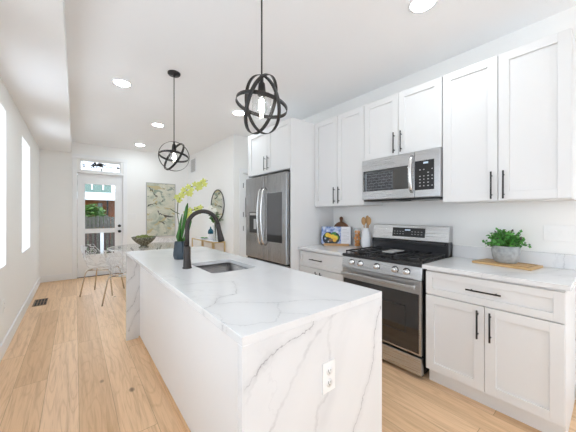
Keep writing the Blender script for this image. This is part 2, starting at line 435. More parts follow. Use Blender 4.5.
# back door
yd = YB + .05
d = MB(); GL = (.142, .698)
d.box(DX[0] + .004, GL[0], yd, yd + .045, .006, DZ - .004).box(GL[1], DX[1] - .004, yd, yd + .045, .006, DZ - .004)
for z0, z1 in ((.006, .44), (.925, .985), (1.955, DZ - .004)): d.box(GL[0], GL[1], yd, yd + .045, z0, z1)
for (z0, z1) in ((.44, .925), (.985, 1.955)):
    t = .018; d.box(GL[0], GL[1], yd - .008, yd, z0, z0 + t).box(GL[0], GL[1], yd - .008, yd, z1 - t, z1).box(GL[0], GL[0] + t, yd - .008, yd, z0 + t, z1 - t).box(GL[1] - t, GL[1], yd - .008, yd, z0 + t, z1 - t)
door = d.build('door_1', 'trim', kind='structure')
MB().box(GL[0], GL[1], yd + .02, yd + .026, .985, 1.955).build('glass_pane', 'winglass', door)
MB().box(GL[0], GL[1], yd + .02, yd + .026, .44, .925).build('glass_pane', 'winglass', door)
MB().lathe([(.03, 0), (.03, -.012), (.012, -.014), (.012, -.04), (.026, -.045), (.03, -.06), (.022, -.075), (0, -.078)], (.765, yd, .93), 18, axis='y').build('door_knob', 'black', door)
MB().lathe([(.03, 0), (.03, -.018), (.02, -.024), (0, -.024)], (.765, yd, 1.05), 18, axis='y').build('deadbolt', 'black', door)
hg = MB()
for z in (.25, 1.1, 1.95): hg.box(DX[0] - .004, DX[0] + .008, yd - .012, yd + .0, z - .05, z + .05)
hg.build('hinge', 'ventgrey', door)
MB().box(DX[0], DX[1], YB, YB + .2, 0, .006).build('trim_4', M['railing'], kind='structure')
# hall door
dh = MB().box(HX[0] + .035, HX[1], YP + .05, YP + .09, .01, 2.085).build('door_2', 'trim', kind='structure')
h = MB()
for z in (.3, 1.04, 1.30, 1.85): h.box(HX[0] + .02, HX[0] + .04, YP + .03, YP + .05, z - .045, z + .045)
h.build('hinge', 'black', dh)
MB().box(HX[0] + .09, HX[0] + .2, YP + .035, YP + .05, 1.25, 1.62).build('door_hook_rack', 'black', dh)

# ================================================================ outdoors
tag(MB().box(-25, 30, YB + .2, 45, -.35, -.15).build('lawn', 'lawn'), 'green lawn outside beyond the glazed back door', 'lawn', kind='structure')
tag(MB().box(-1.2, 3, YB + .2, 8.6, -.14, -.02).build('porch_deck', 'fence'), 'weathered wooden porch deck outside the back door', 'deck')
t = thing('porch_railing', 'dark brown porch railing with white post seen through lower door glass', 'railing', (.6, 8.3, -.02))
b = MB()
for k in range(34): x = -.9 + .1 * k; b.box(x - .022, x + .022, 8.28, 8.32, -.02, .86)
b.build('balusters', 'railing', t)
MB().box(-1, 2.6, 8.26, 8.34, .86, .91).build('top_rail', 'railing', t)
MB().box(.495, .57, 8.20, 8.26, -.02, .93).build('post', 'trim', t, label='white post')
t = thing('board_fence', 'weathered grey board fence behind the porch, in front of the brick house', 'fence', (1, 12, -.15))
b = MB()
for k in range(90): x = -4 + .115 * k; b.box(x, x + .1, 12 + random.uniform(-.01, .01), 12.03, -.15, 1.23 + random.uniform(-.03, .03))
b.build('boards', 'fence', t)
MB().box(-4, 6.35, 12.03, 12.07, .1, .2).box(-4, 6.35, 12.03, 12.07, .85, .95).build('rails', 'fence', t)

def brick_mat(name, c1, c2, mortar, scale=4, rot=(R(90), 0, 0)):
    m, nt, bb = new_mat(name); bt = nt.nodes.new('ShaderNodeTexBrick')
    lk(nt, mapping(nt, coords(nt), rot=rot), bt.inputs['Vector'])
    bt.inputs['Color1'].default_value = (*c1, 1); bt.inputs['Color2'].default_value = (*c2, 1); bt.inputs['Mortar'].default_value = (*mortar, 1)
    bt.inputs['Scale'].default_value = scale; bt.inputs['Mortar Size'].default_value = .02
    lk(nt, bt.outputs[0], bb.inputs['Base Color']); bb.inputs['Roughness'].default_value = .9; return m
M['brick'] = brick_mat('orange_brick', (.42, .12, .045), (.34, .095, .035), (.25, .15, .10), 4)
M['brick2'] = brick_mat('dark_neighbour_brick', (.09, .08, .08), (.20, .17, .16), (.75, .74, .73), 2.4, rot=(R(-90), R(-90), 0))
M['siding'] = simple('grey_green_siding', (.09, .14, .12), .7)
t = thing('brick_house', 'orange brick house with white porch roof beyond the garden fence', 'house', (2, 21, -.15))
MB().box(-6, 10, 18.5, 26, -.15, 2.4).build('brick_wall', 'brick', t)
MB().box(-6, 10, 20, 26, 2.4, 2.75).box(-2, 1.75, 19.6, 26, 2.6, 3.6).build('upper_storey', 'siding', t)
MB().hexa([(-6, 16.2, 2.02), (10, 16.2, 2.02), (10, 20, 2.62), (-6, 20, 2.62), (-6, 16.2, 2.10), (10, 16.2, 2.10), (10, 20, 2.70), (-6, 20, 2.70)]).build('porch_roof', 'roofmetal', t)
for x in (.75, 1.30): MB().box(x, x + .06, 19.54, 19.6, 2.8, 3.5).build('window_frame', 'trim', t)
MB().box(1.42, 1.50, 18.42, 18.5, -.1, 2.1).build('post', 'railing', t)
MB().box(1.98, 2.2, 18.42, 18.5, 1.2, 1.9).build('window', 'screen', t)
MB().box(1.0, 1.22, 18.44, 18.5, .9, 1.95).build('window', 'screen', t)
def bush(name, c, rx, rz, n, mat, label, cat, trunk=0):
    t = thing(name, label, cat, (c[0], c[1], -.15))
    b = MB()
    for k in range(n):
        v = Vector((random.gauss(0, 1), random.gauss(0, 1), random.gauss(0, 1))).normalized() * random.uniform(.5, 1)
        p = Vector((c[0] + v.x * rx, c[1] + v.y * rx * .7, c[2] + v.z * rz)); s = random.uniform(.05, .11)
        q = Matrix.Rotation(random.uniform(0, 6.3), 3, 'Z') @ Matrix.Rotation(random.uniform(-1, 1), 3, 'X')
        b.poly([p + q @ Vector(z) for z in ((-s, 0, 0), (0, -s * .5, .02), (s, 0, 0), (0, s * .5, .02))])
    b.build('foliage', mat, t)
    MB().cyl((c[0], c[1], -.15), (c[0], c[1], c[2]), .06, .03, 8).build('trunk', 'bark', t)
bush('garden_bush', (.55, 14.2, 1.2), .55, .58, 1500, 'bushleaf', 'bushy green shrub rising over the garden fence', 'bush')
t = thing('brick_building', 'dark brick garage outside the left windows, seen reflected in the microwave', 'building', (-5, 7, -.35))  # neighbour's brick building, kept clear of the near window so sky light enters
MB().box(-6.5, -4.0, 4.4, 10, -.35, 4.2).build('brick_wall', 'brick2', t)
MB().box(-6.6, -3.9, 4.3, 10.1, 4.2, 4.3).build('flat_roof', 'roofmetal', t)

# ================================================================ cabinets
def bar_handle(x, y0, y1, z0, z1, parent):
    """black bar pull in front of plane x; runs along y or z"""
    b = MB(); r = .0055; xh = x - .03
    if z1 - z0 > y1 - y0:
        y = (y0 + y1) / 2; b.cyl((xh, y, z0), (xh, y, z1), r, n=10); L = z1 - z0
        for z in (z0 + L * .15, z1 - L * .15): b.cyl((xh, y, z), (x, y, z), .0042, n=8)
    else:
        z = (z0 + z1) / 2; b.cyl((xh, y0, z), (xh, y1, z), r, n=10); L = y1 - y0
        for y in (y0 + L * .15, y1 - L * .15): b.cyl((xh, y, z), (x, y, z), .0042, n=8)
    return b.build('handle', 'black', parent)
def shaker(name, x, y0, y1, z0, z1, parent, fw=.06):
    b = MB(); g = .0015; y0 += g; y1 -= g; z0 += g; z1 -= g; t = .02
    b.box(x + .012, x + t, y0 + fw, y1 - fw, z0 + fw, z1 - fw)
    b.box(x, x + t, y0, y0 + fw, z0, z1).box(x, x + t, y1 - fw, y1, z0, z1)
    b.box(x, x + t, y0 + fw, y1 - fw, z0, z0 + fw).box(x, x + t, y0 + fw, y1 - fw, z1 - fw, z1)
    return b.build(name, 'cabinet', parent, bevel=.0012)
def wall_cabinet(label, x, y0, ym, y1, z0, z1, hz, hs=.035, xb=XR - .005, name='wall_cabinet', group='white upper wall cabinets'):
    t = thing(name, label, 'cabinet', (xb - .2, (y0 + y1) / 2, z0), group)
    MB().box(x + .022, xb, y0, y1, z0, z1).build('body', 'cabinet', t, bevel=.001)
    for (a, c, yh) in ((y0, ym, ym - hs), (ym, y1, ym + hs)):
        d = shaker('door', x, a + .001, c - .001, z0 + .004, z1, t)
        bar_handle(x, yh - .001, yh + .001, hz[0], hz[1], d)
    return t
XU = 2.374
wall_cabinet('white two-door wall cabinet beside the fridge, left of the microwave', XU, 1.665, 2.03, 2.404, 1.40, 2.454, (1.43, 1.62))
wall_cabinet('short white two-door wall cabinet directly above the microwave', XU, .902, 1.285, 1.662, 1.862, 2.454, (1.885, 2.08))
wall_cabinet('tall white two-door wall cabinet above the plant, right of the microwave', XU, .165, .53, .899, 1.40, 2.454, (1.415, 1.613))
# fridge surround
MB().box(1.991, XR - .005, 2.406, 2.425, 0, 2.454).build('x', 'cabinet').name = 'tall_side_panel'
o = [o for o in COL.objects if o.name == 'tall_side_panel'][0]; tag(o, 'full-height white panel between fridge and kitchen counter', 'panel', 'white panels beside the fridge')
o = MB().box(1.991, XR - .005, 3.385, 3.404, 0, 2.454).build('tall_side_panel', 'cabinet'); tag(o, 'full-height white panel on the far side of the fridge', 'panel', 'white panels beside the fridge')
wall_cabinet('white two-door cabinet bridging over the steel fridge', 1.991, 2.427, 2.91, 3.383, 1.853, 2.454, (1.89, 2.075), .038, group=None)

def base_cabinet(label, y0, ym, y1, hy, hz=(.47, .66)):
    x = 2.117; t = thing('base_cabinet', label, 'cabinet', (2.42, (y0 + y1) / 2, 0), 'white base cabinets')
    MB().box(x + .022, XR - .005, y0, y1, .11, .883).build('body', 'cabinet', t)
    MB().box(2.178, XR - .02, y0 + .002, y1 - .002, 0, .109).build('toe_kick', 'cabinet', t)
    dr = shaker('drawer', x, y0, y1, .693, .868, t, .045); bar_handle(x, hy[0], hy[1], .786, .788, dr)
    for (a, c, yh) in ((y0, ym, ym - .035), (ym, y1, ym + .035)):
        d = shaker('door', x, a, c, .114, .687, t); bar_handle(x, yh - .001, yh + .001, hz[0], hz[1], d)
base_cabinet('white base cabinet beneath the cookbook, between fridge panel and stove', 1.738, 2.07, 2.403, (2.004, 2.201))
base_cabinet('white base cabinet beneath the potted plant, right of the stove', .173, .545, .922, (.452, .645))
# worktops
qc = quartz('perimeter_quartz', (0, 0, 0), seed=4, faint=.8)
def worktop(label, y0, y1, veins=None):
    t = thing('countertop', label, 'countertop', (2.42, (y0 + y1) / 2, .884), 'white quartz counters along the wall')
    m = quartz('counter_quartz', (2.42, (y0 + y1) / 2, .884), seed=4, faint=.9, veins=veins or ())
    MB().box(2.09, XR - .0, y0, y1, .884, .914).build('slab', m, t, bevel=.0015)
    MB().box(XR - .02, XR, y0, y1, .914, 1.018).build('backsplash', m, t, bevel=.001)
worktop('short white quartz counter between the fridge panel and the stove', 1.733, 2.405)
worktop('white quartz counter to the right of the stove with plant', .148, .938, [([(2.09, .45), (2.2, .43), (2.4, .30), (2.735, .22)], .005, .35), ([(2.09, .55), (2.15, .52), (2.30, .40)], .004, .4)])

# ================================================================ island
t = thing('kitchen_island', 'plain white panelled base of the kitchen island, recessed under the overhang', 'kitchen island', (.86, 1.96, 0))
MB().box(.532, 1.185, .770, 1.62, .0, .882).box(.532, 1.185, 2.15, 3.152, 0, .882).box(.532, .665, 1.62, 2.15, 0, .882).box(1.08, 1.185, 1.62, 2.15, 0, .882).build('body', 'island', t)
MB().box(.520, .531, .771, 3.151, 0, .022).build('shoe_moulding', M['floor'], t, label='thin oak strip along the floor')
IX0, IX1, IY0, IY1 = .41, 1.207, .739, 3.184
topv = [([(.711, 1.406), (.693, 1.303), (.609, 1.172), (.528, 1.161), (.477, 1.10), (.409, 1.064)], .0035, .55), ([(.409, 1.064), (.43, .96), (.41, .86), (.42, .80)], .003, .25),
        ([(.481, 1.077), (.56, 1.052), (.623, .995), (.683, .934), (.751, .911), (.863, .855), (.951, .75)], .007, .28),
        ([(.412, .889), (.454, .825), (.562, .768), (.631, .831), (.693, .925)], .006, .25), ([(.631, .831), (.708, .743)], .006, .2),
        ([(.448, 1.5), (.565, 1.469), (.69, 1.412)], .004, .25), ([(.5, 2.6), (.8, 2.45), (1.0, 2.5), (1.2, 2.3)], .007, .15)]
frv = [([(.731, .937), (.723, .873), (.702, .857), (.66, .85), (.605, .846), (.546, .831), (.484, .80), (.421, .74)], .003, .75), ([(.546, .831), (.47, .79), (.43, .70)], .010, .2),
       ([(1.194, .844), (1.161, .786), (1.142, .70), (1.123, .596), (1.092, .517), (1.038, .416), (.976, .323), (.90, .1)], .004, .75),
       ([(.924, .908), (.815, .872), (.708, .805), (.651, .732), (.588, .66), (.546, .587), (.519, .559)], .012, .24),
       ([(.826, .877), (.808, .797), (.822, .708), (.804, .568), (.743, .535), (.735, .448), (.70, .2)], .014, .2)]
rrv = [([(.53, .86), (.49, .74), (.475, .66), (.42, .60)], .0035, .7), ([(.53, .55), (.50, .45), (.46, .36), (.41, .30)], .0035, .6), ([(.53, .30), (.47, .22), (.43, .1)], .0035, .6)]
Ic = (.81, 1.96, 0)
t = thing('waterfall_countertop', 'grey-veined white quartz waterfall top of the kitchen island', 'countertop', Ic)
m_top = quartz('island_top_quartz', Ic, 'xy', topv, 1, .5); m_fr = quartz('island_front_quartz', Ic, 'xz', frv, 6, .35); m_rr = quartz('island_rear_quartz', Ic, 'xz', rrv, 9, .6)
SX0, SX1, SY0, SY1 = .70, 1.045, 1.65, 2.12
def rrect(x0, x1, y0, y1, r, n=6):
    pts = []
    for cx, cy, a0 in ((x1 - r, y0 + r, -90), (x1 - r, y1 - r, 0), (x0 + r, y1 - r, 90), (x0 + r, y0 + r, 180)):
        for k in range(n + 1): a = R(a0 + 90 * k / n); pts.append((cx + r * math.cos(a), cy + r * math.sin(a)))
    return pts
bm = bmesh.new(); inner = rrect(SX0, SX1, SY0, SY1, .035)
for z in (.884, .914):
    for loop in ([(IX0, IY0), (IX1, IY0), (IX1, IY1), (IX0, IY1)], inner):
        vs = [bm.verts.new((x, y, z)) for x, y in loop]
        for i in range(len(vs)): bm.edges.new((vs[i], vs[(i + 1) % len(vs)]))
bm.verts.ensure_lookup_table(); n = len(inner); L = 4 + n
for s in (0, L):
    es = [e for e in bm.edges if all(s <= v.index < s + L for v in e.verts)] if False else None
bm.verts.index_update()
for s in (0, L):
    es = [e for e in bm.edges if all(s <= v.index < s + L for v in e.verts)]
    bmesh.ops.triangle_fill(bm, use_beauty=True, edges=es)
bm.verts.ensure_lookup_table()
V = list(bm.verts)
for i in range(4): bm.faces.new((V[i], V[(i + 1) % 4], V[L + (i + 1) % 4], V[L + i]))
for i in range(n): bm.faces.new((V[4 + i], V[4 + (i + 1) % n], V[L + 4 + (i + 1) % n], V[L + 4 + i]))
mb = MB(); mb.bm.free(); mb.bm = bm; mb.build('top_slab', m_top, t, bevel=.0015)
MB().box(IX0, IX1, IY0, IY0 + .03, 0, .8839).build('waterfall_panel', m_fr, t, bevel=.0015)
MB().box(IX0, IX1, IY1 - .03, IY1, 0, .8839).build('waterfall_panel', m_rr, t, bevel=.0015)
# sink
t = thing('kitchen_sink', 'stainless steel undermount sink set into the island top', 'sink', ((SX0 + SX1) / 2, (SY0 + SY1) / 2, .68))
b = MB(); lo = rrect(SX0 + .015, SX1 - .015, SY0 + .015, SY1 - .015, .045); up = rrect(SX0 - .004, SX1 + .004, SY0 - .004, SY1 + .004, .035)
rings = [[b.bm.verts.new((x, y, z)) for x, y in pp] for pp, z in ((up, .8835), (lo, .70), (rrect(SX0 + .04, SX1 - .04, SY0 + .04, SY1 - .04, .03), .687))]
for A, B in zip(rings[:-1], rings[1:]):
    for k in range(len(A)): b.bm.faces.new((A[k], A[(k + 1) % len(A)], B[(k + 1) % len(A)], B[k])).smooth = True
b.bm.faces.new(rings[-1]); b.build('basin', 'sinksteel', t, solid=.0015)
MB().lathe([(.04, 0), (.04, .002), (.03, .003), (.012, -.001), (0, -.001)], ((SX0 + SX1) / 2, (SY0 + SY1) / 2, .689), 24).build('drain', 'chrome', t)
# faucet
fx, fy = .630, 1.942
t = thing('kitchen_faucet', 'tall dark gooseneck faucet standing on the island beside the sink', 'faucet', (fx, fy, .914))
MB().lathe([(.033, 0), (.033, .006), (.028, .010), (.026, .06), (.0245, .062), (.0245, .145), (.021, .152), (.0165, .16), (0, .16)], (fx, fy, .914), 28).build('base', 'gunmetal', t)
pts = [(fx, fy, 1.07), (fx, fy, 1.13), (fx, fy, 1.19)]
rad = .118
for k in range(0, 19): a = R(180 - 170 * k / 18); pts.append((fx + rad + rad * math.cos(a), fy, 1.208 + rad * math.sin(a)))
MB().tube(pts, .0155, 16).build('neck', 'gunmetal', t)
e = Vector(pts[-1]); dr = Vector((.22, 0, -1)).normalized()
MB().tube([e - dr * .005, e + dr * .02, e + dr * .05, e + dr * .12, e + dr * .14], [.0165, .018, .0175, .0245, .026], 18).build('spray_head', 'gunmetal', t)
MB().cyl((fx, fy + .02, 1.02), (fx, fy + .045, 1.02), .012).tube([(fx, fy + .04, 1.02), (fx, fy + .055, 1.05), (fx, fy + .06, 1.10)], [.008, .007, .006], 10).build('lever', 'gunmetal', t)

# ================================================================ outlets and switches
def plate_x(name, label, cat, x, yc, zc, wy, hz, kind, face=-1, group=None):
    t = thing(name, label, cat, (x, yc, zc - hz / 2), group)
    MB().box(x, x + face * .006, yc - wy / 2, yc + wy / 2, zc - hz / 2, zc + hz / 2).build('cover_plate', 'plate', t, bevel=.002)
    X = x + face * .006
    if kind == 'outlet':
        for dz in (-.022, .022):
            MB().box(X, X + face * .002, yc - .016, yc + .016, zc + dz - .014, zc + dz + .014).build('socket', 'plate', t, bevel=.001)
            s = MB()
            for dy in (-.006, .006): s.box(X + face * .002, X + face * .0025, yc + dy - .001, yc + dy + .001, zc + dz - .004, zc + dz + .005)
            s.build('slots', 'slot', t)
    else:
        n = kind
        for k in range(n):
            y = yc + (k - (n - 1) / 2) * wy / n * .92
            MB().box(X, X + face * .004, y - .008, y + .008, zc - .017, zc + .017).build('switch', 'plate', t, bevel=.001)
plate_x('wall_outlet', 'small white outlet low on the left wall below the near window', 'outlet', XW, 3.62, .44, .07, .115, 'outlet', 1)
plate_x('light_switch', 'white triple switch plate on the backsplash wall right of the plant', 'light switch', XR, .25, 1.165, .172, .118, 3)
plate_x('wall_outlet', 'white outlet on the wall directly behind the potted plant', 'outlet', XR, .56, 1.15, .075, .115, 'outlet')
plate_x('light_switch', 'single white switch on the partition wall right of the round mirror', 'light switch', XP, 4.50, 1.27, .07, .115, 1)
t = thing('light_switch', 'white triple switch plate between the back door and the painting', 'light switch', (1.0, YB, 1.2))
MB().box(.925, 1.085, YB - .006, YB, 1.20, 1.32).build('cover_plate', 'plate', t, bevel=.002)
for x in (.96, 1.005, 1.05): MB().box(x - .009, x + .009, YB - .01, YB - .006, 1.24, 1.28).build('switch', 'plate', t)
t = thing('island_outlet', 'white double outlet on the veined front end of the island', 'outlet', (.808, IY0, .578))
y = IY0
MB().box(.772, .845, y - .006, y, .578, .700).build('cover_plate', 'plate', t, bevel=.002)
for z in (.615, .663):
    MB().lathe([(.017, 0), (.017, -.002), (0, -.002)], (.8085, y - .006, z), 20, axis='y').build('socket', 'plate', t)
    s = MB()
    for dx, hh in ((-.0065, .006), (.0065, .0045)): s.box(.8085 + dx - .0012, .8085 + dx + .0012, y - .0088, y - .008, z - hh + .003, z + hh + .002)
    s.cyl((.8085, y - .0088, z - .008), (.8085, y - .008, z - .008), .0025, n=8); s.build('slots', 'slot', t)

# ================================================================ stove
RY0, RY1 = .944, 1.728; RX = 2.09
t = thing('gas_range', 'stainless steel gas range between the two kitchen counters', 'stove', (2.4, 1.315, 0))
MB().box(2.135, 2.70, RY0 + .004, RY1 - .004, .035, .885).build('body', 'blackplastic', t)
for x in (2.18, 2.65):
    for y in (RY0 + .04, RY1 - .04): MB().cyl((x, y, 0), (x, y, .04), .02, n=12).build('foot', 'blackplastic', t)
MB().box(RX + .008, 2.14, RY0 + .002, RY1 - .002, .035, .172).build('drawer', 'steel', t, bevel=.004)
od = MB().box(RX + .01, 2.134, RY0 + .004, RY1 - .004, .190, .775).build('oven_door', 'steel', t, bevel=.003)
MB().box(RX + .004, RX + .012, RY0 + .022, RY1 - .022, .205, .672).build('glass', 'ovenglass', od, bevel=.001)
w_ = MB(); 
for a, c, d_, e_ in ((RY0 + .13, RY1 - .13, .34, .345), (RY0 + .13, RY1 - .13, .555, .56)): w_.box(RX + .0025, RX + .0045, a, c, d_, e_)
for y in (RY0 + .13, RY1 - .13): w_.box(RX + .0025, RX + .0045, y - .0025, y + .0025, .34, .56)
w_.build('window_outline', 'iron', od)
hb = MB().box(RX - .052, RX - .030, RY0 + .03, RY1 - .03, .712, .745)
for y in (RY0 + .06, RY1 - .06): hb.box(RX - .034, RX + .012, y - .012, y + .012, .718, .739)
hb.build('handle', 'steel', od, bevel=.006)
MB().hexa([(RX, RY0, .782), (2.14, RY0, .782), (2.14, RY1, .782), (RX, RY1, .782), (RX + .022, RY0, .885), (2.14, RY0, .885), (2.14, RY1, .885), (RX + .022, RY1, .885)]).build('control_panel', 'steel', t, bevel=.003)
for y in (1.61, 1.51, 1.337, 1.165, 1.065):
    k = MB().lathe([(.027, .004), (.027, 0), (.021, -.004), (.020, -.024), (.017, -.028), (0, -.028)], (RX + .008, y, .836), 24, axis='x').build('knob', 'knob', t)
    MB().box(RX - .024, RX - .0205, y - .003, y + .003, .838, .854).build('pointer', 'greytext', k)
    MB().ring((RX + .011, y, .836), (1, 0, 0), .031, .006, .006, 24).build('knob_bezel', 'blackplastic', k)
MB().box(RX + .016, 2.63, RY0, RY1, .885, .914).build('cooktop', 'enamel', t, bevel=.004)
MB().box(RX + .012, RX + .022, RY0, RY1, .889, .910).build('front_edge', 'iron', t)
gy = [RY0 + .012, RY0 + .266, RY0 + .518, RY1 - .012]
for i in range(3):
    a, c = gy[i] + .004, gy[i + 1] - .004; g = MB(); z0, z1 = .932, .944; X0, X1 = 2.135, 2.60
    for y in (a, c - .01): g.box(X0, X1, y, y + .01, z0, z1)
    for x in (X0, X1 - .01, (X0 + X1) / 2 - .005): g.box(x, x + .01, a, c, z0, z1)
    ym = (a + c) / 2
    g.box(X0, X1, ym - .005, ym + .005, z0, z1)
    for x in (X0 + .12, X1 - .12): g.box(x - .005, x + .005, a, c, z0, z1)
    for y in (a + .003, c - .013):
        for x in (X0, X1 - .01, (X0 + X1) / 2 - .005): g.box(x, x + .01, y, y + .01, .914, z0)
    g.build('grate', 'iron', t, bevel=.0015)
for (x, y) in ((2.25, 1.075), (2.50, 1.075), (2.37, 1.336), (2.25, 1.60), (2.50, 1.60)):
    b_ = MB().lathe([(.05, 0), (.05, .004), (.036, .006), (.036, .012), (0, .013)], (x, y, .914), 24).build('burner', 'iron', t)
    MB().lathe([(.028, .011), (.028, .016), (0, .018)], (x, y, .914), 24).build('burner_cap', 'blackplastic', b_)
MB().box(2.375 - .11, 2.375 + .11, 1.336 - .05, 1.336 + .05, .9445, .955).build('griddle_plate', 'ventgrey', t, bevel=.003)
MB().box(2.625, 2.72, RY0, RY1, .90, 1.045).build('back_vent', 'enamel', t, bevel=.003)
MB().box(2.60, 2.635, RY0 + .02, RY1 - .02, 1.010, 1.030).build('vent_lip', 'iron', t, bevel=.003)
bg_ = MB().hexa([(2.625, RY0, 1.045), (2.725, RY0, 1.045), (2.725, RY1, 1.045), (2.625, RY1, 1.045), (2.655, RY0, 1.192), (2.725, RY0, 1.192), (2.725, RY1, 1.192), (2.655, RY1, 1.192)]).build('backguard', 'steel', t, bevel=.004)
MB().hexa([(2.629, 1.155, 1.075), (2.64, 1.155, 1.075), (2.64, 1.49, 1.075), (2.629, 1.49, 1.075), (2.6455, 1.155, 1.165), (2.66, 1.155, 1.165), (2.66, 1.49, 1.165), (2.6455, 1.49, 1.165)]).build('display_panel', 'blackplastic', bg_)
tx = MB()
for k in range(10):
    y = 1.18 + k * .031
    if 1.29 < y < 1.36: continue
    for z in (1.10, 1.125): 
        xx = 2.629 + (z - 1.075) / .09 * .0165 - .002; MB().box(xx, xx + .003, y, y + .014, z, z + .004).build('button', 'greytext', bg_)
tx.bm.free()
MB().box(2.6385, 2.642, 1.30, 1.355, 1.137, 1.150).build('clock_digits', 'digits', bg_)

# ================================================================ microwave
t = thing('microwave', 'stainless steel over-the-range microwave mounted above the stove', 'microwave', (2.53, 1.28, 1.437))
MX = 2.335; my0, my1 = .903, 1.661
MB().box(MX + .03, XR - .004, my0, my1, 1.45, 1.8605).build('body', 'steel', t)
MB().box(MX + .02, XR - .05, my0 + .01, my1 - .01, 1.438, 1.45).build('underside', 'darkgap', t)
for (a, c) in ((my0 + .05, my0 + .30), (my1 - .30, my1 - .05)): MB().box(MX + .12, MX + .30, a, c, 1.433, 1.438).build('grease_filter', 'ventgrey', t)
dm = MB().box(MX, MX + .03, 1.115, my1, 1.452, 1.858).build('door', 'steel', t, bevel=.004)
MB().box(MX - .002, MX + .004, 1.165, my1 - .018, 1.535, 1.745).build('window', 'micglass', dm)
cp = MB().box(MX, MX + .03, my0, 1.112, 1.452, 1.858).build('control_frame', 'steel', t, bevel=.004)
MB().box(MX - .003, MX + .003, my0 + .045, 1.108, 1.515, 1.768).build('keypad', 'blackplastic', cp)
tx = MB()
for r_ in range(6):
    for c_ in range(4):
        if random.random() < .12: continue
        y = 1.070 - c_ * .034; z = 1.545 + r_ * .028
        MB().box(MX - .0042, MX - .003, y - .013 + (c_ % 2) * .003, y, z, z + .008).build('button', 'greytext', cp)
tx.bm.free()
MB().box(MX - .0045, MX - .003, .995, 1.035, 1.738, 1.754).build('clock_digits', 'digits', cp)
hp = [(MX - .002, 1.135, 1.50), (MX - .030, 1.135, 1.53), (MX - .042, 1.135, 1.60), (MX - .046, 1.135, 1.66), (MX - .042, 1.135, 1.72), (MX - .030, 1.135, 1.79), (MX - .002, 1.135, 1.82)]
MB().tube(hp, .011, 12, flat=1.5).build('handle', 'knob', dm)
MB().box(MX - .0015, MX + .002, 1.36, 1.41, 1.795, 1.803).build('badge', 'greytext', dm)

# ================================================================ fridge
t = thing('refrigerator', 'stainless steel french door fridge with touchscreen, in the white surround', 'refrigerator', (2.3, 2.905, 0))
MB().box(2.0, 2.70, 2.432, 3.378, .03, 1.80).build('body', 'blackplastic', t)
for x in (2.06, 2.6):
    for yy_ in (2.5, 3.3): MB().cyl((x, yy_, 0), (x, yy_, .035), .02, n=10).build('foot', 'blackplastic', t)
FX = 1.935
dl = MB().box(FX, 1.995, 2.914, 3.376, .705, 1.812).build('door', 'steel2', t, bevel=.006)
drr = MB().box(FX, 1.995, 2.434, 2.908, .705, 1.812).build('door', 'steel2', t, bevel=.006)
MB().box(FX - .002, FX + .004, 2.515, 2.83, .955, 1.575).build('touchscreen', 'screen', drr, bevel=.001)
MB().box(FX - .0035, FX - .002, 2.515, 2.83, .955, 1.045).build('screen_bar', 'blackplastic', drr)
MB().box(FX - .002, FX + .004, 3.075, 3.27, 1.05, 1.335).build('dispenser_recess', 'blackplastic', dl)
MB().box(FX - .006, FX - .001, 3.09, 3.15, 1.10, 1.24).build('dispenser_paddle', 'greytext', dl)
MB().box(FX - .008, FX - .001, 3.09, 3.25, 1.29, 1.325).build('dispenser_display', 'steel', dl)
for (y, pr_) in ((2.952, dl), (2.868, drr)):
    hp = [(FX + .002, y, .90), (FX - .035, y, .93)] + [(FX - .045 - .028 * math.sin(math.pi * k / 10), y, .95 + .65 * k / 10) for k in range(11)] + [(FX - .035, y, 1.62), (FX + .002, y, 1.65)]
    MB().tube(hp, .0125, 12).build('handle', 'knob', pr_)
for z0, z1 in ((.36, .685), (.045, .345)):
    q = MB().box(FX, 1.995, 2.434, 3.376, z0, z1).build('freezer_drawer', 'steel2', t, bevel=.006)
    hb = MB().tube([(FX + .002, 2.55, z1 - .06), (FX - .045, 2.58, z1 - .06), (FX - .045, 3.23, z1 - .06), (FX + .002, 3.26, z1 - .06)], .0115, 10); hb.build('handle', 'knob', q)
MB().box(1.96, 1.999, 2.44, 3.37, .686, .704).build('drawer_gap', 'blackplastic', t)
MB().box(2.02, 2.6, 2.45, 3.36, 1.801, 1.835).build('top_hinge_cover', 'blackplastic', t)

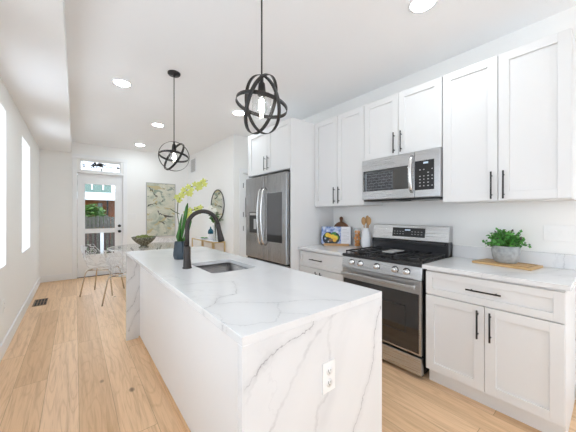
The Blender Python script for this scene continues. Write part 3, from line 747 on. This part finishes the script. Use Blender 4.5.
# ================================================================ pendants and ceiling lights
vd = Vector((.80, 1.222, .60)).normalized(); rd = Vector((vd.y, -vd.x, 0)).normalized(); up = rd.cross(vd)
def nrm(ang, k):   # tilt of the hoop's minor axis in view (degrees from up, clockwise) and openness
    s = math.sqrt(1 - k * k); return (up * math.cos(R(ang)) + rd * math.sin(R(ang))) * s + vd * k
def pendant(label):
    t = thing('pendant_light', label, 'pendant light', (0, 0, ZC), 'orb pendant lights over the island')
    zc = 1.902
    MB().lathe([(.0, 0), (.062, 0), (.062, -.012), (.055, -.022), (.012, -.026), (.012, -.04), (0, -.04)][1:], (0, 0, ZC), 28).build('canopy', 'bronze', t)
    MB().cyl((0, 0, zc + .157), (0, 0, ZC - .02), .0045, n=8).build('cord', 'bronze', t)
    for i, (ang, k, rr) in enumerate(((12, .40, .143), (-72, .44, .160), (-100, -.58, .152))):
        MB().ring((0, 0, zc), nrm(ang, k), rr, .021, .003).build('hoop', 'bronze', t)
    MB().lathe([(.010, .157), (.010, .13), (.018, .12), (.022, .075), (.022, .055), (0, .055)], (0, 0, zc), 20).build('socket', 'bronze', t)
    MB().lathe([(.024, .07), (.045, .062), (.052, .05), (.054, -.05), (.050, -.058)], (0, 0, zc), 28, cap=False).build('glass_shade', 'thinglass', t, solid=.002)
    bl = MB().lathe([(.012, .055), (.014, .04), (.030, .0), (.031, -.018), (.022, -.04), (0, -.048)], (0, 0, zc), 20).build('bulb', 'clearglass', t)
    fl = MB()
    for a in range(5): q = a * 1.257; fl.tube([(.010 * math.cos(q), .010 * math.sin(q), zc + .03), (.013 * math.cos(q), .013 * math.sin(q), zc - .025)], .0035, 6)
    fl.build('filament', emit('lit_filament', (1, .93, .80), 22), bl)
    return t
p1 = pendant('nearer dark orb pendant of crossing metal hoops, hanging closest to the camera')
p1.location = (.80, 1.222, ZC)
p2 = copy_tree(p1); p2['label'] = 'farther dark orb pendant with visible ceiling canopy, above the faucet end'
p2.location = (.797, 2.867, ZC); p2.rotation_euler.z = R(62)
can_lab = ['recessed ceiling light left of the far pendant cord, largest of the distant lights', 'recessed ceiling light just left of the far pendant, middle of the distant lights',
           'recessed ceiling light nearest the back wall, farthest of all', 'recessed ceiling light behind the near pendant, in front of the fridge',
           'recessed ceiling light at the top edge, above the stove counter']
M['can'] = emit('lit_led_disc', (.84, .94, 1), CAN_POWER)
for (x, y), lab in zip(CANS, can_lab):
    t = thing('recessed_light', lab, 'ceiling light', (x, y, ZC), 'round recessed ceiling lights')
    MB().lathe([(.078, -.004), (.095, -.004), (.097, 0), (.078, 0)], (x, y, ZC), 32, cap=False).build('trim_ring', 'trim', t)
    MB().lathe([(.078, -.001), (.078, -.003), (0, -.003)], (x, y, ZC), 32).build('lens', 'can', t)

# ================================================================ dining corner
def chair(label):
    t = thing('dining_chair', label, 'chair', (0, 0, 0), 'white openwork chairs round the glass table')
    # bucket shell: grid in (u across, v from front edge over seat and up the back), facing +x
    b = MB(); nu, nv = 15, 22; G = []
    rnd = random.Random(3)
    for j in range(nv + 1):
        v = j / nv; row = []
        for i in range(nu + 1):
            u = i / nu * 2 - 1
            if v < .5:
                s = v / .5; x = .23 - .40 * s; z = .445 - .025 * math.sin(s * math.pi * .6); hw = .225
            else:
                s = (v - .5) / .5; x = -.17 - .11 * math.sin(s * 1.35); z = .425 + .37 * s ** 1.1; hw = .225 - .05 * s ** 3
            if v < .1: hw *= .93
            wrap = abs(u) ** 2.4
            z2 = z + wrap * (.085 * math.sin(min(v / .55, 1) * math.pi / 2)) * (1 if v < .55 else max(0, 1 - (v - .55) / .35))
            x2 = x + wrap * (.10 if v > .45 else .22 * max(0, v - .02)) * (1 - max(0, (v - .85) / .15) * .5)
            jx = rnd.uniform(-.35, .35) / nu * .45 if 0 < i < nu else 0; jz = rnd.uniform(-.007, .007) if 0 < j < nv else 0
            row.append(b.bm.verts.new((x2, u * hw + jx, z2 + jz)))
        G.append(row)
    for j in range(nv):
        for i in range(nu):
            a_, b_, c_, d_ = G[j][i], G[j][i + 1], G[j + 1][i + 1], G[j + 1][i]
            if rnd.random() < .5: b.bm.faces.new((a_, b_, c_)); b.bm.faces.new((a_, c_, d_))
            else: b.bm.faces.new((a_, b_, d_)); b.bm.faces.new((b_, c_, d_))
    es = [e for e in b.bm.edges if rnd.random() < .6 and not e.is_boundary]
    bmesh.ops.dissolve_edges(b.bm, edges=es, use_verts=False)
    sh = b.build('openwork_shell', 'whiteplastic', t)
    md = sh.modifiers.new('openwork', 'WIREFRAME'); md.thickness = .012; md.use_even_offset = False
    fr = MB(); 
    fr.tube([(.15, -.14, .405), (.15, .14, .405)], .008, 8).tube([(-.13, -.14, .405), (-.13, .14, .405)], .008, 8)
    fr.tube([(.15, -.14, .405), (-.13, -.14, .405)], .008, 8).tube([(.15, .14, .405), (-.13, .14, .405)], .008, 8)
    fr.build('seat_frame', 'chrome', t)
    for sx, sy in ((1, 1), (1, -1), (-1, 1), (-1, -1)):
        x = .15 if sx > 0 else -.13
        MB().tube([(x, sy * .12, .408), (x + sx * .025, sy * .155, .395), (x + sx * .04, sy * .165, .36), (x + sx * .095, sy * .205, .0)], .0095, 10).build('leg', 'chrome', t)
    return t
c1 = chair('white openwork chair standing left of the glass table, back towards the window wall')
c1.location = (.355, 5.36, 0); c1.rotation_euler.z = R(-30)
def place(c, x, y, r, lab):
    n_ = copy_tree(c); n_.location = (x, y, 0); n_.rotation_euler.z = R(r); n_['label'] = lab; return n_
place(c1, .60, 4.56, 42, 'white openwork chair nearest the island end, its back to the camera')
place(c1, 1.36, 5.80, 232, 'white openwork chair on the far side of the glass table, in front of the painting')
TC = (1.02, 5.10)
t = thing('dining_table', 'round glass dining table behind the island, below the painting', 'table', (TC[0], TC[1], 0))
MB().lathe([(.60, 0), (.615, .004), (.615, .008), (.60, .012)], (TC[0], TC[1], .738), 64).build('glass_top', 'tableglass', t)
MB().ring((TC[0], TC[1], .744), (0, 0, 1), .617, .013, .004, 64).build('rim', 'whiteplastic', t)
for k in range(3):
    a = R(120 * k + 40); dx, dy = math.cos(a), math.sin(a)
    MB().tube([(TC[0] + dx * .30, TC[1] + dy * .30, .736), (TC[0] + dx * .04, TC[1] + dy * .04, .38), (TC[0] - dx * .22, TC[1] - dy * .22, 0.012)], .013, 10).build('leg', 'iron', t)
# bowl
bx, by = .895, 4.94
t = thing('footed_bowl', 'grey-green woven footed bowl on the glass dining table', 'bowl', (bx, by, .75))
mw, nt, bb = new_mat('woven_bowl'); vo = nt.nodes.new('ShaderNodeTexVoronoi'); vo.inputs['Scale'].default_value = 45; lk(nt, coords(nt), vo.inputs['Vector'])
lk(nt, ramp(nt, vo.outputs['Distance'], [(.1, (.36, .36, .28)), (.6, (.09, .09, .06))]), bb.inputs['Base Color']); bb.inputs['Roughness'].default_value = .6
MB().lathe([(.075, .0), (.08, .01), (.045, .03), (.06, .045), (.12, .09), (.165, .14), (.185, .18), (.178, .18), (.155, .14), (.11, .095), (.0, .07)], (bx, by, .75), 40).build('bowl_body', mw, t)
b = MB()
for k in range(26):
    a = random.uniform(0, 6.3); r_ = random.uniform(0, .115); b.ball((bx + r_ * math.cos(a), by + r_ * math.sin(a), .75 + .165 + random.uniform(-.01, .02)), .035, (1, 1, .8), 10)
tag(b.build('moss', 'moss'), 'green moss heaped in the footed bowl', 'moss', kind='stuff')
# painting
def art():
    m, nt, bb = new_mat('abstract_sage_painting'); co = coords(nt)
    n1 = noise(nt, 3.2, co, 3, .5, 1.2); n2 = noise(nt, 5, mapping(nt, co, loc=(3, 1, 7)), 4, .6, 1.5); n3 = noise(nt, 2.1, mapping(nt, co, (1, 1, 2.2), (9, 2, 2), (0, .6, 0)), 3, .55, 2)
    c = ramp(nt, n1.outputs['Fac'], [(.32, (.34, .39, .31)), (.44, (.56, .58, .48)), (.56, (.66, .65, .54)), (.7, (.74, .72, .64))])
    c = mix(nt, maprange(nt, n3.outputs['Fac'], .56, .60), c, (.52, .45, .26))
    c = mix(nt, math_(nt, 'MULTIPLY', maprange(nt, n2.outputs['Fac'], .60, .64), .8), c, (.20, .27, .22))
    ln = maprange(nt, math_(nt, 'ABSOLUTE', math_(nt, 'SUBTRACT', n3.outputs['Fac'], .48)), 0, .006, 1, 0)
    c = mix(nt, math_(nt, 'MULTIPLY', ln, .5), c, (.15, .15, .13))
    sp = nt.nodes.new('ShaderNodeSeparateXYZ'); lk(nt, co, sp.inputs[0]); cb = nt.nodes.new('ShaderNodeCombineXYZ'); lk(nt, sp.outputs[0], cb.inputs[0]); lk(nt, sp.outputs[2], cb.inputs[1])
    off = vmath(nt, 'MULTIPLY', vmath(nt, 'SCALE', vmath(nt, 'SUBTRACT', n2.outputs['Color'], (.5, .5, .5)), scale=.2), (1, 1, 0))
    p = vmath(nt, 'ADD', cb.outputs[0], off)
    for segs, wd in (([((-.28, 1.18), (-.16, 1.03)), ((-.16, 1.03), (-.10, .95))], .018), ([((-.30, .72), (-.10, .80))], .012), ([((-.08, .60), (0, .52)), ((0, .52), (.26, .46))], .022), ([((-.02, .34), (.06, .30))], .025), ([((.02, .82), (.05, .86))], .02)):
        c = mix(nt, maprange(nt, line_dist(nt, p, segs), wd * .5, wd, .9, 0), c, (.035, .035, .035))
    lk(nt, c, bb.inputs['Base Color']); bb.inputs['Roughness'].default_value = .7; return m
PX0, PX1, PZ0, PZ1 = 1.287, 1.934, .775, 2.05
t = thing('framed_painting', 'large abstract sage and cream painting on the back wall', 'painting', (1.61, YB, PZ0))
MB().box(PX0 + .012, PX1 - .012, YB - .03, YB, PZ0 + .012, PZ1 - .012).build('canvas', art(), t)
q = .014
MB().box(PX0, PX1, YB - .038, YB, PZ0, PZ0 + q).box(PX0, PX1, YB - .038, YB, PZ1 - q, PZ1).box(PX0, PX0 + q, YB - .038, YB, PZ0 + q, PZ1 - q).box(PX1 - q, PX1, YB - .038, YB, PZ0 + q, PZ1 - q).build('frame', 'ventgrey', t)
# return grille on partition
t = thing('return_air_grille', 'grey wall vent grille high on the partition wall', 'vent', (XP, 6.47, 2.33))
b = MB().box(XP - .01, XP, 6.30, 6.65, 2.33, 2.345).box(XP - .01, XP, 6.30, 6.65, 2.655, 2.67).box(XP - .01, XP, 6.30, 6.325, 2.345, 2.655).box(XP - .01, XP, 6.625, 6.65, 2.345, 2.655); b.build('frame', 'trim', t)
b = MB()
for k in range(14): z = 2.348 + k * .022; b.hexa([(XP - .009, 6.325, z), (XP - .001, 6.325, z + .010), (XP - .001, 6.625, z + .010), (XP - .009, 6.625, z), (XP - .009, 6.325, z + .004), (XP - .001, 6.325, z + .016), (XP - .001, 6.625, z + .016), (XP - .009, 6.625, z + .004)])
b.build('louvres', 'ventgrey', t)
# floor register
t = thing('floor_register', 'dark metal floor vent near the left baseboard', 'vent', (-.40, 5.34, 0))
MB().box(-.475, -.325, 5.15, 5.54, 0, .003).build('frame', simple('bronze_register', (.20, .11, .05), .5, .4), t)
b = MB()
for k in range(4): b.box(-.455 + .034 * k, -.455 + .034 * k + .02, 5.18, 5.33, .003, .005); b.box(-.455 + .034 * k, -.455 + .034 * k + .02, 5.36, 5.51, .003, .005)
b.build('slots', 'darkgap', t)
# mirror
my, mz, mr = 5.055, 1.487, .318
t = thing('round_mirror', 'round black-framed mirror on the partition wall', 'mirror', (XP, my, mz - mr))
MB().lathe([(mr - .012, -.002), (mr - .012, -.010), (0, -.010)], (XP, my, mz), 56, axis='x', smooth=False).build('glass', 'mirror', t)
MB().ring((XP - .011, my, mz), (1, 0, 0), mr, .014, .014, 64).build('frame', 'black', t)
# gold consoles
def console(label, y0, y1, zt=.79, x0=1.985, x1=2.225):
    t = thing('console_table', label, 'console table', ((x0 + x1) / 2, (y0 + y1) / 2, 0), 'gold frame console tables by the partition wall')
    s = .022
    for x in (x0, x1 - s):
        for y in (y0, y1 - s): MB().box(x, x + s, y, y + s, 0, zt - .022).build('leg', 'gold', t)
    b = MB().box(x0, x1, y0, y0 + s, zt - .022, zt).box(x0, x1, y1 - s, y1, zt - .022, zt).box(x0, x0 + s, y0 + s, y1 - s, zt - .022, zt).box(x1 - s, x1, y0 + s, y1 - s, zt - .022, zt)
    b.build('top_frame', 'gold', t)
    MB().box(x0 + s, x1 - s, y0 + s, y1 - s, zt - .012, zt).build('top_panel', 'paper', t)
console('gold framed console table holding the white flowers, nearer one', 4.655, 5.20)
console('gold framed console table with the small green dish, farther one', 5.22, 5.82)
t = thing('teal_bottle', 'small teal topped white bottle vase on the nearer gold console', 'vase', (2.115, 5.09, .79))
MB().lathe([(.045, 0), (.05, .02), (.05, .10), (.052, .125)], (2.115, 5.09, .79), 24).build('lower_body', 'ceramic', t)
MB().lathe([(.053, .125), (.056, .15), (.050, .19), (.022, .225), (.013, .235), (.013, .262), (.016, .266)], (2.115, 5.09, .79), 24).build('upper_body', 'teal', t)
t = thing('green_dish', 'shallow green leafy dish on the farther gold console', 'dish', (2.10, 5.40, .79))
MB().lathe([(.04, 0), (.07, .012), (.09, .022), (.085, .022), (.06, .014), (0, .008)], (2.10, 5.40, .79), 24).build('dish_body', 'ceramic', t)
b = MB()
for k in range(16): b.ball((2.10 + random.uniform(-.05, .05), 5.40 + random.uniform(-.06, .06), .79 + .025), .016, (1.4, .6, .6), 8, Matrix.Rotation(random.uniform(0, 3), 4, 'Z'))
b.build('leaves', 'leaf2', t)
def flower(c, r, mat, parent, name='flower', petals=5, heart=None, tilt=None):
    b = MB(); c = Vector(c); nn = Vector(tilt or (-.6, -.8, .15)).normalized(); a = nn.orthogonal().normalized(); d = nn.cross(a); ph = random.uniform(0, 6)
    for k in range(petals):
        t_ = ph + k * 2 * math.pi / petals; u = a * math.cos(t_) + d * math.sin(t_); s = nn.cross(u)
        rt = Matrix((u, s, nn)).transposed().to_4x4()
        b.ball(c + u * r * .55, r * .5, (1.05, .72, .22), 8, rt)
    b.ball(c + nn * r * .15, r * .2, (1, 1, 1), 6)
    return b.build(name, mat, parent)
t = thing('flower_vase', 'bouquet of white flowers in a clear vase before the round mirror', 'flowers', (2.10, 4.83, .79))
MB().lathe([(.04, 0), (.045, .1), (.035, .2), (.05, .30)], (2.10, 4.83, .79), 24).build('vase', 'clearglass', t, solid=.003)
b = MB()
for k in range(12): b.tube([(2.10, 4.83, .80), (2.10 + random.uniform(-.02, .02), 4.83 + random.uniform(-.02, .02), 1.08), (2.10 + random.uniform(-.06, .05), 4.83 + random.uniform(-.1, .12), 1.35)], .003, 5)
b.build('stems', 'stem', t)
b = MB()
for k in range(110):
    b.ball((2.09 + random.gauss(0, .035), 4.84 + random.gauss(0, .065), 1.25 + random.gauss(0, .05)), .026, (1.2, .6, .25), 8, Matrix.Rotation(random.uniform(0, 3), 4, 'Z') @ Matrix.Rotation(random.uniform(-1, 1), 4, 'X'))
b.build('foliage', 'leaf', t)
for k in range(13): flower((2.07 + random.uniform(-.07, .04), 4.84 + random.uniform(-.09, .14), 1.33 + random.uniform(-.10, .13)), .042, 'whitepetal', t)

# ================================================================ orchid on the island
oc = Vector((.712, 2.385, 0)); rr = Vector((.778, -.628, 0)); dd = Vector((.628, .778, 0))
def OP(u, v, dep=0):       # picture-like sketch coordinates on the plant's own plane, in metres
    return oc + rr * ((u - 180.5) * .0087) + dd * dep + Vector((0, 0, 1.302 - (v - 214.45) * .00872))
t = thing('potted_orchid', 'yellow-green orchid in a dark slate blue pot on the island', 'orchid', (oc.x, oc.y, .914))
MB().lathe([(.046, 0), (.056, .03), (.056, .055), (.044, .155), (.038, .155), (.046, .06), (0, .02)], (oc.x, oc.y, .914), 8, smooth=False).build('pot', 'slate', t)
MB().lathe([(.041, 0), (.03, .01), (0, .014)], (oc.x, oc.y, 1.045), 12).build('moss_topping', 'moss', t)
def leaf(b, pts, wd):
    P_ = [Vector(p) for p in pts]; n_ = len(P_) - 1; rows = []
    for i, p in enumerate(P_):
        s = wd * math.sin(math.pi * min(1, (i + .35) / (n_ + .35))) + .002
        rows.append((b.bm.verts.new(p - rr * s * .55 + dd * .008), b.bm.verts.new(p), b.bm.verts.new(p + rr * s * .55 + dd * .008)))
    for a, c in zip(rows[:-1], rows[1:]):
        for k in (0, 1): b.bm.faces.new((a[k], a[k + 1], c[k + 1], c[k])).smooth = True
def lf(pts, wd):
    b = MB(); leaf(b, pts, wd); b.build('leaf', 'leaf', t, solid=.003)
lf([OP(181, 243), OP(183, 232, -.01), OP(186, 218, -.02), OP(188, 207, -.02), OP(189, 203, -.02)], .028)
lf([OP(182, 243), OP(186, 234, .02), OP(189, 222, .03), OP(190, 212, .02)], .03)
lf([OP(180, 243), OP(179, 235, .0), OP(181, 226, -.02), OP(184, 214, -.03)], .024)
lf([OP(183, 243), OP(187, 238, -.03), OP(190, 231, -.05), OP(191, 222, -.05)], .026)
lf([OP(179, 243), OP(176, 237, .03), OP(177, 228, .05)], .02)
stems = [[(181, 243, 0), (180, 228, 0), (178, 214, 0), (178.5, 203, 0), (182, 194, 0), (190, 187, .02), (199, 182.5, .03), (207, 180, .04)],
         [(182, 243, 0), (183, 228, .02), (184, 216, .03), (189, 211.5, .03), (197, 208, .04), (203, 207, .04)],
         [(180, 214, 0), (176, 212, -.01), (172, 209, -.02)]]
for s in stems: MB().tube([OP(*q) for q in s], .0035, 7).build('stem', 'stem', t)
random.seed(11)
for (u, v) in ((177.5, 197), (181, 194), (180, 200), (185, 190), (188, 193), (190, 187), (193, 190), (195, 184), (197.5, 188), (200, 183.5), (202, 187), (204, 181), (206, 184.5), (184, 196), (191, 194)):
    flower(OP(u, v, random.uniform(-.03, .03)), .026, 'yellowpetal', t)
for (u, v) in ((186, 213), (190, 210), (192, 214), (195, 209), (198, 212), (201, 207.5), (189, 216)):
    flower(OP(u, v, random.uniform(-.02, .04)), .025, 'yellowpetal', t)

# ================================================================ right counter: board and plant
def bamboo():
    m, nt, bb = new_mat('bamboo_board_wood'); n = noise(nt, 1, mapping(nt, coords(nt), (90, 6, 90), rot=(0, 0, 0)), 3)
    lk(nt, ramp(nt, n.outputs['Fac'], [(.3, (.50, .30, .12)), (.7, (.66, .44, .21))]), bb.inputs['Base Color']); bb.inputs['Roughness'].default_value = .5; return m
t = thing('cutting_board', 'light bamboo cutting board under the potted herb plant', 'cutting board', (2.60, .53, .914))
q = [(2.435, .366), (2.72, .372), (2.70, .70), (2.52, .71)]
c0 = Vector((2.585, .535)); bd = MB()
lo = [(2.435, .36), (2.657, .327), (2.712, .69), (2.49, .725)]
bd.hexa([(x, y, .9142) for x, y in lo] + [(x, y, .930) for x, y in lo]).build('board', bamboo(), t, bevel=.003)
gr = MB()
for a_, b_ in (((2.455, .385), (2.645, .357)), ((2.645, .357), (2.693, .678)), ((2.455, .385), (2.503, .706))): gr.cyl((*a_, .9301), (*b_, .9301), .003, n=6)
gr.build('juice_groove', simple('dark_bamboo', (.34, .19, .08), .6), t)
pc = (2.592, .530, .9306)
t = thing('potted_herb', 'bushy green herb in a ribbed grey concrete pot on the bamboo board', 'potted plant', pc)
mp, nt, bb = new_mat('ribbed_grey_concrete'); n = noise(nt, 30, coords(nt), 4)
lk(nt, ramp(nt, n.outputs['Fac'], [(.3, (.30, .31, .31)), (.7, (.47, .48, .48))]), bb.inputs['Base Color']); bb.inputs['Roughness'].default_value = .85
b = MB(); prof = [(.060, 0), (.070, .012), (.082, .05), (.087, .09), (.086, .130), (.078, .130), (.080, .09), (0, .08)]; N = 72; rings = []
for r_, h_ in prof:
    rings.append([b.bm.verts.new((pc[0] + (r_ + (.0022 * math.cos(24 * k * 2 * math.pi / N) if 0 < r_ and h_ < .12 else 0)) * math.cos(k * 2 * math.pi / N), pc[1] + (r_ + (.0022 * math.cos(24 * k * 2 * math.pi / N) if 0 < r_ and h_ < .12 else 0)) * math.sin(k * 2 * math.pi / N), pc[2] + h_)) for k in range(N)])
for A, B in zip(rings[:-1], rings[1:]):
    for k in range(N): b.bm.faces.new((A[k], A[(k + 1) % N], B[(k + 1) % N], B[k])).smooth = True
b.bm.faces.new(rings[0][::-1]); b.build('pot', mp, t)
MB().lathe([(.079, 0), (.05, .008), (0, .01)], (pc[0], pc[1], pc[2] + .10), 20).build('soil', 'bark', t)
b = MB(); st = MB(); random.seed(5)
tips = MB()
for k in range(120):
    a = random.uniform(0, 2 * math.pi); el = random.uniform(.0, 1.45); R_ = random.uniform(.09, .14)
    p0 = Vector((pc[0] + .05 * math.cos(a) * random.random(), pc[1] + .05 * math.sin(a) * random.random(), pc[2] + .105))
    p1_ = Vector((pc[0] + R_ * math.cos(a) * math.cos(el), pc[1] + R_ * math.sin(a) * math.cos(el), pc[2] + .12 + .15 * math.sin(el) * R_ / .145))
    pm = (p0 + p1_) / 2 + Vector((0, 0, .02)); st.tube([p0, pm, p1_], .0013, 4)
    for j in range(9):
        f_ = .25 + .75 * j / 8; p = p0.lerp(pm, f_ * 2) if f_ < .5 else pm.lerp(p1_, f_ * 2 - 1)
        dv = Vector((random.gauss(0, 1), random.gauss(0, 1), random.gauss(.3, .7))).normalized(); L_ = random.uniform(.018, .032)
        s_ = dv.cross(Vector((random.gauss(0, 1), random.gauss(0, 1), random.gauss(0, 1)))).normalized() * L_ * .36
        (tips if j == 8 and k % 5 == 0 else b).poly([p, p + dv * L_ * .5 + s_, p + dv * L_, p + dv * L_ * .5 - s_])
b.build('foliage', 'leaf2', t); st.build('stems', 'stem', t); tips.build('dark_tips', simple('purple_leaf_tip', (.09, .04, .06), .6), t)

# ================================================================ left counter
# cookbook leaning on a stand, facing the island
A = Vector((2.42, 2.335, 0)); B = Vector((2.645, 2.035, 0)); du = (B - A).normalized(); nn = Vector((du.y, -du.x, 0))
if nn.x > 0: nn = -nn
W_ = (B - A).length; lean = .22
def BK(u, v, k=0): return A + du * u + Vector((0, 0, .930)) + (-nn * math.sin(lean) + Vector((0, 0, 1)) * math.cos(lean)) * v + (nn * math.cos(lean) + Vector((0, 0, 1)) * math.sin(lean)) * k
def slab(b, u0, u1, v0, v1, k0, k1):
    return b.hexa([BK(u0, v0, k0), BK(u1, v0, k0), BK(u1, v0, k1), BK(u0, v0, k1), BK(u0, v1, k0), BK(u1, v1, k0), BK(u1, v1, k1), BK(u0, v1, k1)])
def photo_page():
    m, nt, bb = new_mat('fruit_photo_page'); co = coords(nt)
    n0 = noise(nt, 25, co, 3)
    g = vmath(nt, 'DOT_PRODUCT', co, tuple(du), out=1); sp = nt.nodes.new('ShaderNodeSeparateXYZ'); lk(nt, co, sp.inputs[0])
    cb = nt.nodes.new('ShaderNodeCombineXYZ'); lk(nt, g, cb.inputs[0]); lk(nt, sp.outputs[2], cb.inputs[1])
    p = cb.outputs[0]
    c = ramp(nt, n0.outputs['Fac'], [(.35, (.10, .16, .42)), (.5, (.35, .45, .70)), (.65, (.70, .72, .75))])
    o_ = A + Vector((0, 0, .914)); u0 = 0
    def blob(c, x, z, r, col, s=.006): 
        d = vmath(nt, 'DISTANCE', vmath(nt, 'ADD', p, vmath(nt, 'MULTIPLY', vmath(nt, 'SCALE', n0.outputs['Color'], scale=.012), (1, 1, 0))), (x, z, 0), out=1)
        return mix(nt, maprange(nt, d, r - s, r, 1, 0), c, col)
    for x, z, r, col in ((.10, .095, .078, (.012, .012, .03)), (.17, .10, .075, (.012, .02, .012)), (.12, .09, .070, (.01, .02, .02)), (.07, .13, .03, (.03, .12, .02)), (.17, .15, .028, (.04, .22, .03)), (.20, .105, .03, (.06, .25, .03)),
                         (.085, .135, .030, (.75, .50, .03)), (.115, .125, .028, (.80, .45, .02)), (.15, .115, .032, (.80, .52, .03)), (.19, .10, .03, (.85, .60, .05)), (.175, .075, .028, (.80, .42, .03)), (.125, .072, .022, (.20, .10, .05)),
                         (.14, .15, .015, (.05, .25, .04)), (.06, .09, .014, (.35, .40, .55)), (.10, .055, .012, (.5, .5, .55))):
        c = blob(c, x, z, r, col)
    lk(nt, c, bb.inputs['Base Color']); bb.inputs['Roughness'].default_value = .35; return m
HB = .225
t = thing('open_cookbook', 'open cookbook showing a bowl of yellow fruit, propped beside the stove', 'book', tuple(A + Vector((0, 0, .914))))
slab(MB(), 0, W_, 0, HB, -.012, -.006).build('cover', 'slate', t)
slab(MB(), .004, W_ * .66, .003, HB - .003, -.006, .004).build('photo_page', photo_page(), t)
slab(MB(), W_ * .665, W_ - .008, .003, HB - .003, -.006, .004).build('text_page', 'paper', t)
tx = MB()
for k in range(9): slab(tx, W_ * .70, W_ * (.92 if k % 4 else .85), .04 + k * .018, .044 + k * .018, .004, .0045)
tx.build('printed_lines', 'greytext', t)
t = thing('book_stand', 'low wooden book stand carrying the open cookbook', 'book stand', tuple(A + du * .2 + Vector((0, 0, .914))))
def flatb(b, u0, u1, n0, n1, z0, z1):
    P_ = [A + du * u + nn * n_ for u, n_ in ((u0, n0), (u1, n0), (u1, n1), (u0, n1))]
    return b.hexa([p + Vector((0, 0, z0)) for p in P_] + [p + Vector((0, 0, z1)) for p in P_])
flatb(MB(), .04, W_ - .03, -.06, .035, .9142, .929).build('ledge', 'spoon', t, bevel=.002)
flatb(MB(), .04, W_ - .03, .024, .035, .929, .942).build('lip', 'spoon', t)
slab(MB(), .12, .26, .0, .16, -.022, -.0125).build('back_rest', 'spoon', t)
# round paddle board against the wall
pcen = Vector((2.668, 2.235, 1.055)); 
b = MB(); prof = []
for k in range(36):
    a = R(115 + 310 * (k / 35) - 0) if False else R(90 + 12 + 336 * k / 35); prof.append((.145 * math.cos(a), .145 * math.sin(a) + .01))
hd = [(.022, .135), (.018, .17), (.024, .195), (.02, .215), (0, .222), (-.02, .215), (-.024, .195), (-.018, .17), (-.022, .135)]
outl = prof + hd
def PB(y, z, k): return Vector((2.700 - (1.06 + z - .914) * 0 - k, 2.235 + y, 1.052 + z))
f0 = [b.bm.verts.new(PB(y, z, 0)) for y, z in outl]; f1 = [b.bm.verts.new(PB(y, z, .014)) for y, z in outl]
b.bm.faces.new(f0); b.bm.faces.new(f1[::-1])
for i in range(len(outl)): j = (i + 1) % len(outl); b.bm.faces.new((f0[i], f0[j], f1[j], f1[i]))
tag(b.build('paddle_board', 'paddle', bevel=.002), 'dark round wooden paddle board upright behind the cookbook', 'serving board')
# jar of oranges
jx, jy = 2.655, 1.955
t = thing('glass_jar', 'tall clear jar filled with small oranges between cookbook and vase', 'jar', (jx, jy, .914))
MB().lathe([(.036, .0), (.045, .006), (.046, .20), (.040, .215), (.042, .225)], (jx, jy, .9142), 28).build('jar_body', 'clearglass', t, solid=.002)
k = 0
for lv in range(5):
    for s in (0, 1):
        a = lv * 1.1 + s * math.pi; k += 1
        o = MB().ball((jx + .021 * math.cos(a), jy + .021 * math.sin(a), .9142 + .024 + lv * .038 + .0), .0205, seg=14).build('small_orange', 'orange')
        tag(o, 'small round orange fruit stacked inside the clear glass jar', 'fruit', 'oranges in the glass jar')
# vase with utensils
vx, vy = 2.618, 1.805
t = thing('white_vase', 'white ceramic vase holding wooden utensils beside the stove', 'vase', (vx, vy, .914))
MB().lathe([(.036, 0), (.050, .02), (.058, .07), (.057, .12), (.044, .18), (.033, .215), (.033, .232), (.029, .232), (.029, .20), (.04, .17), (.05, .10), (.04, .02), (0, .015)], (vx, vy, .9142), 32).build('vase_body', 'ceramic', t)
def utensil(name, lab, dx, dy, hh, wd, flat_):
    d = Vector((dx, dy, 1)).normalized(); p0 = Vector((vx + dx * .12, vy + dy * .12, .95)); L_ = hh
    b = MB().tube([p0, p0 + d * L_ * .72], [.005, .006], 8)
    c = p0 + d * (L_ * .72 + .035)
    rt = Matrix.Translation((0, 0, 0)) @ Vector((0, 0, 1)).rotation_difference(d).to_matrix().to_4x4() @ Matrix.Rotation(R(38), 4, 'Z')
    b.ball(c, .045, (flat_, wd, 1.05), 12, rt)
    tag(b.build(name, 'spoon'), lab, 'utensil', 'wooden utensils in the white vase')
utensil('wooden_spoon', 'wooden spoon leaning left in the white vase', -.03, .065, .335, .60, .25)
utensil('wooden_spatula', 'wooden spatula standing upright in the middle of the white vase', .05, .0, .36, .45, .12)
utensil('wooden_spoon', 'wooden spoon leaning right towards the stove in the white vase', .03, -.065, .335, .6, .25)
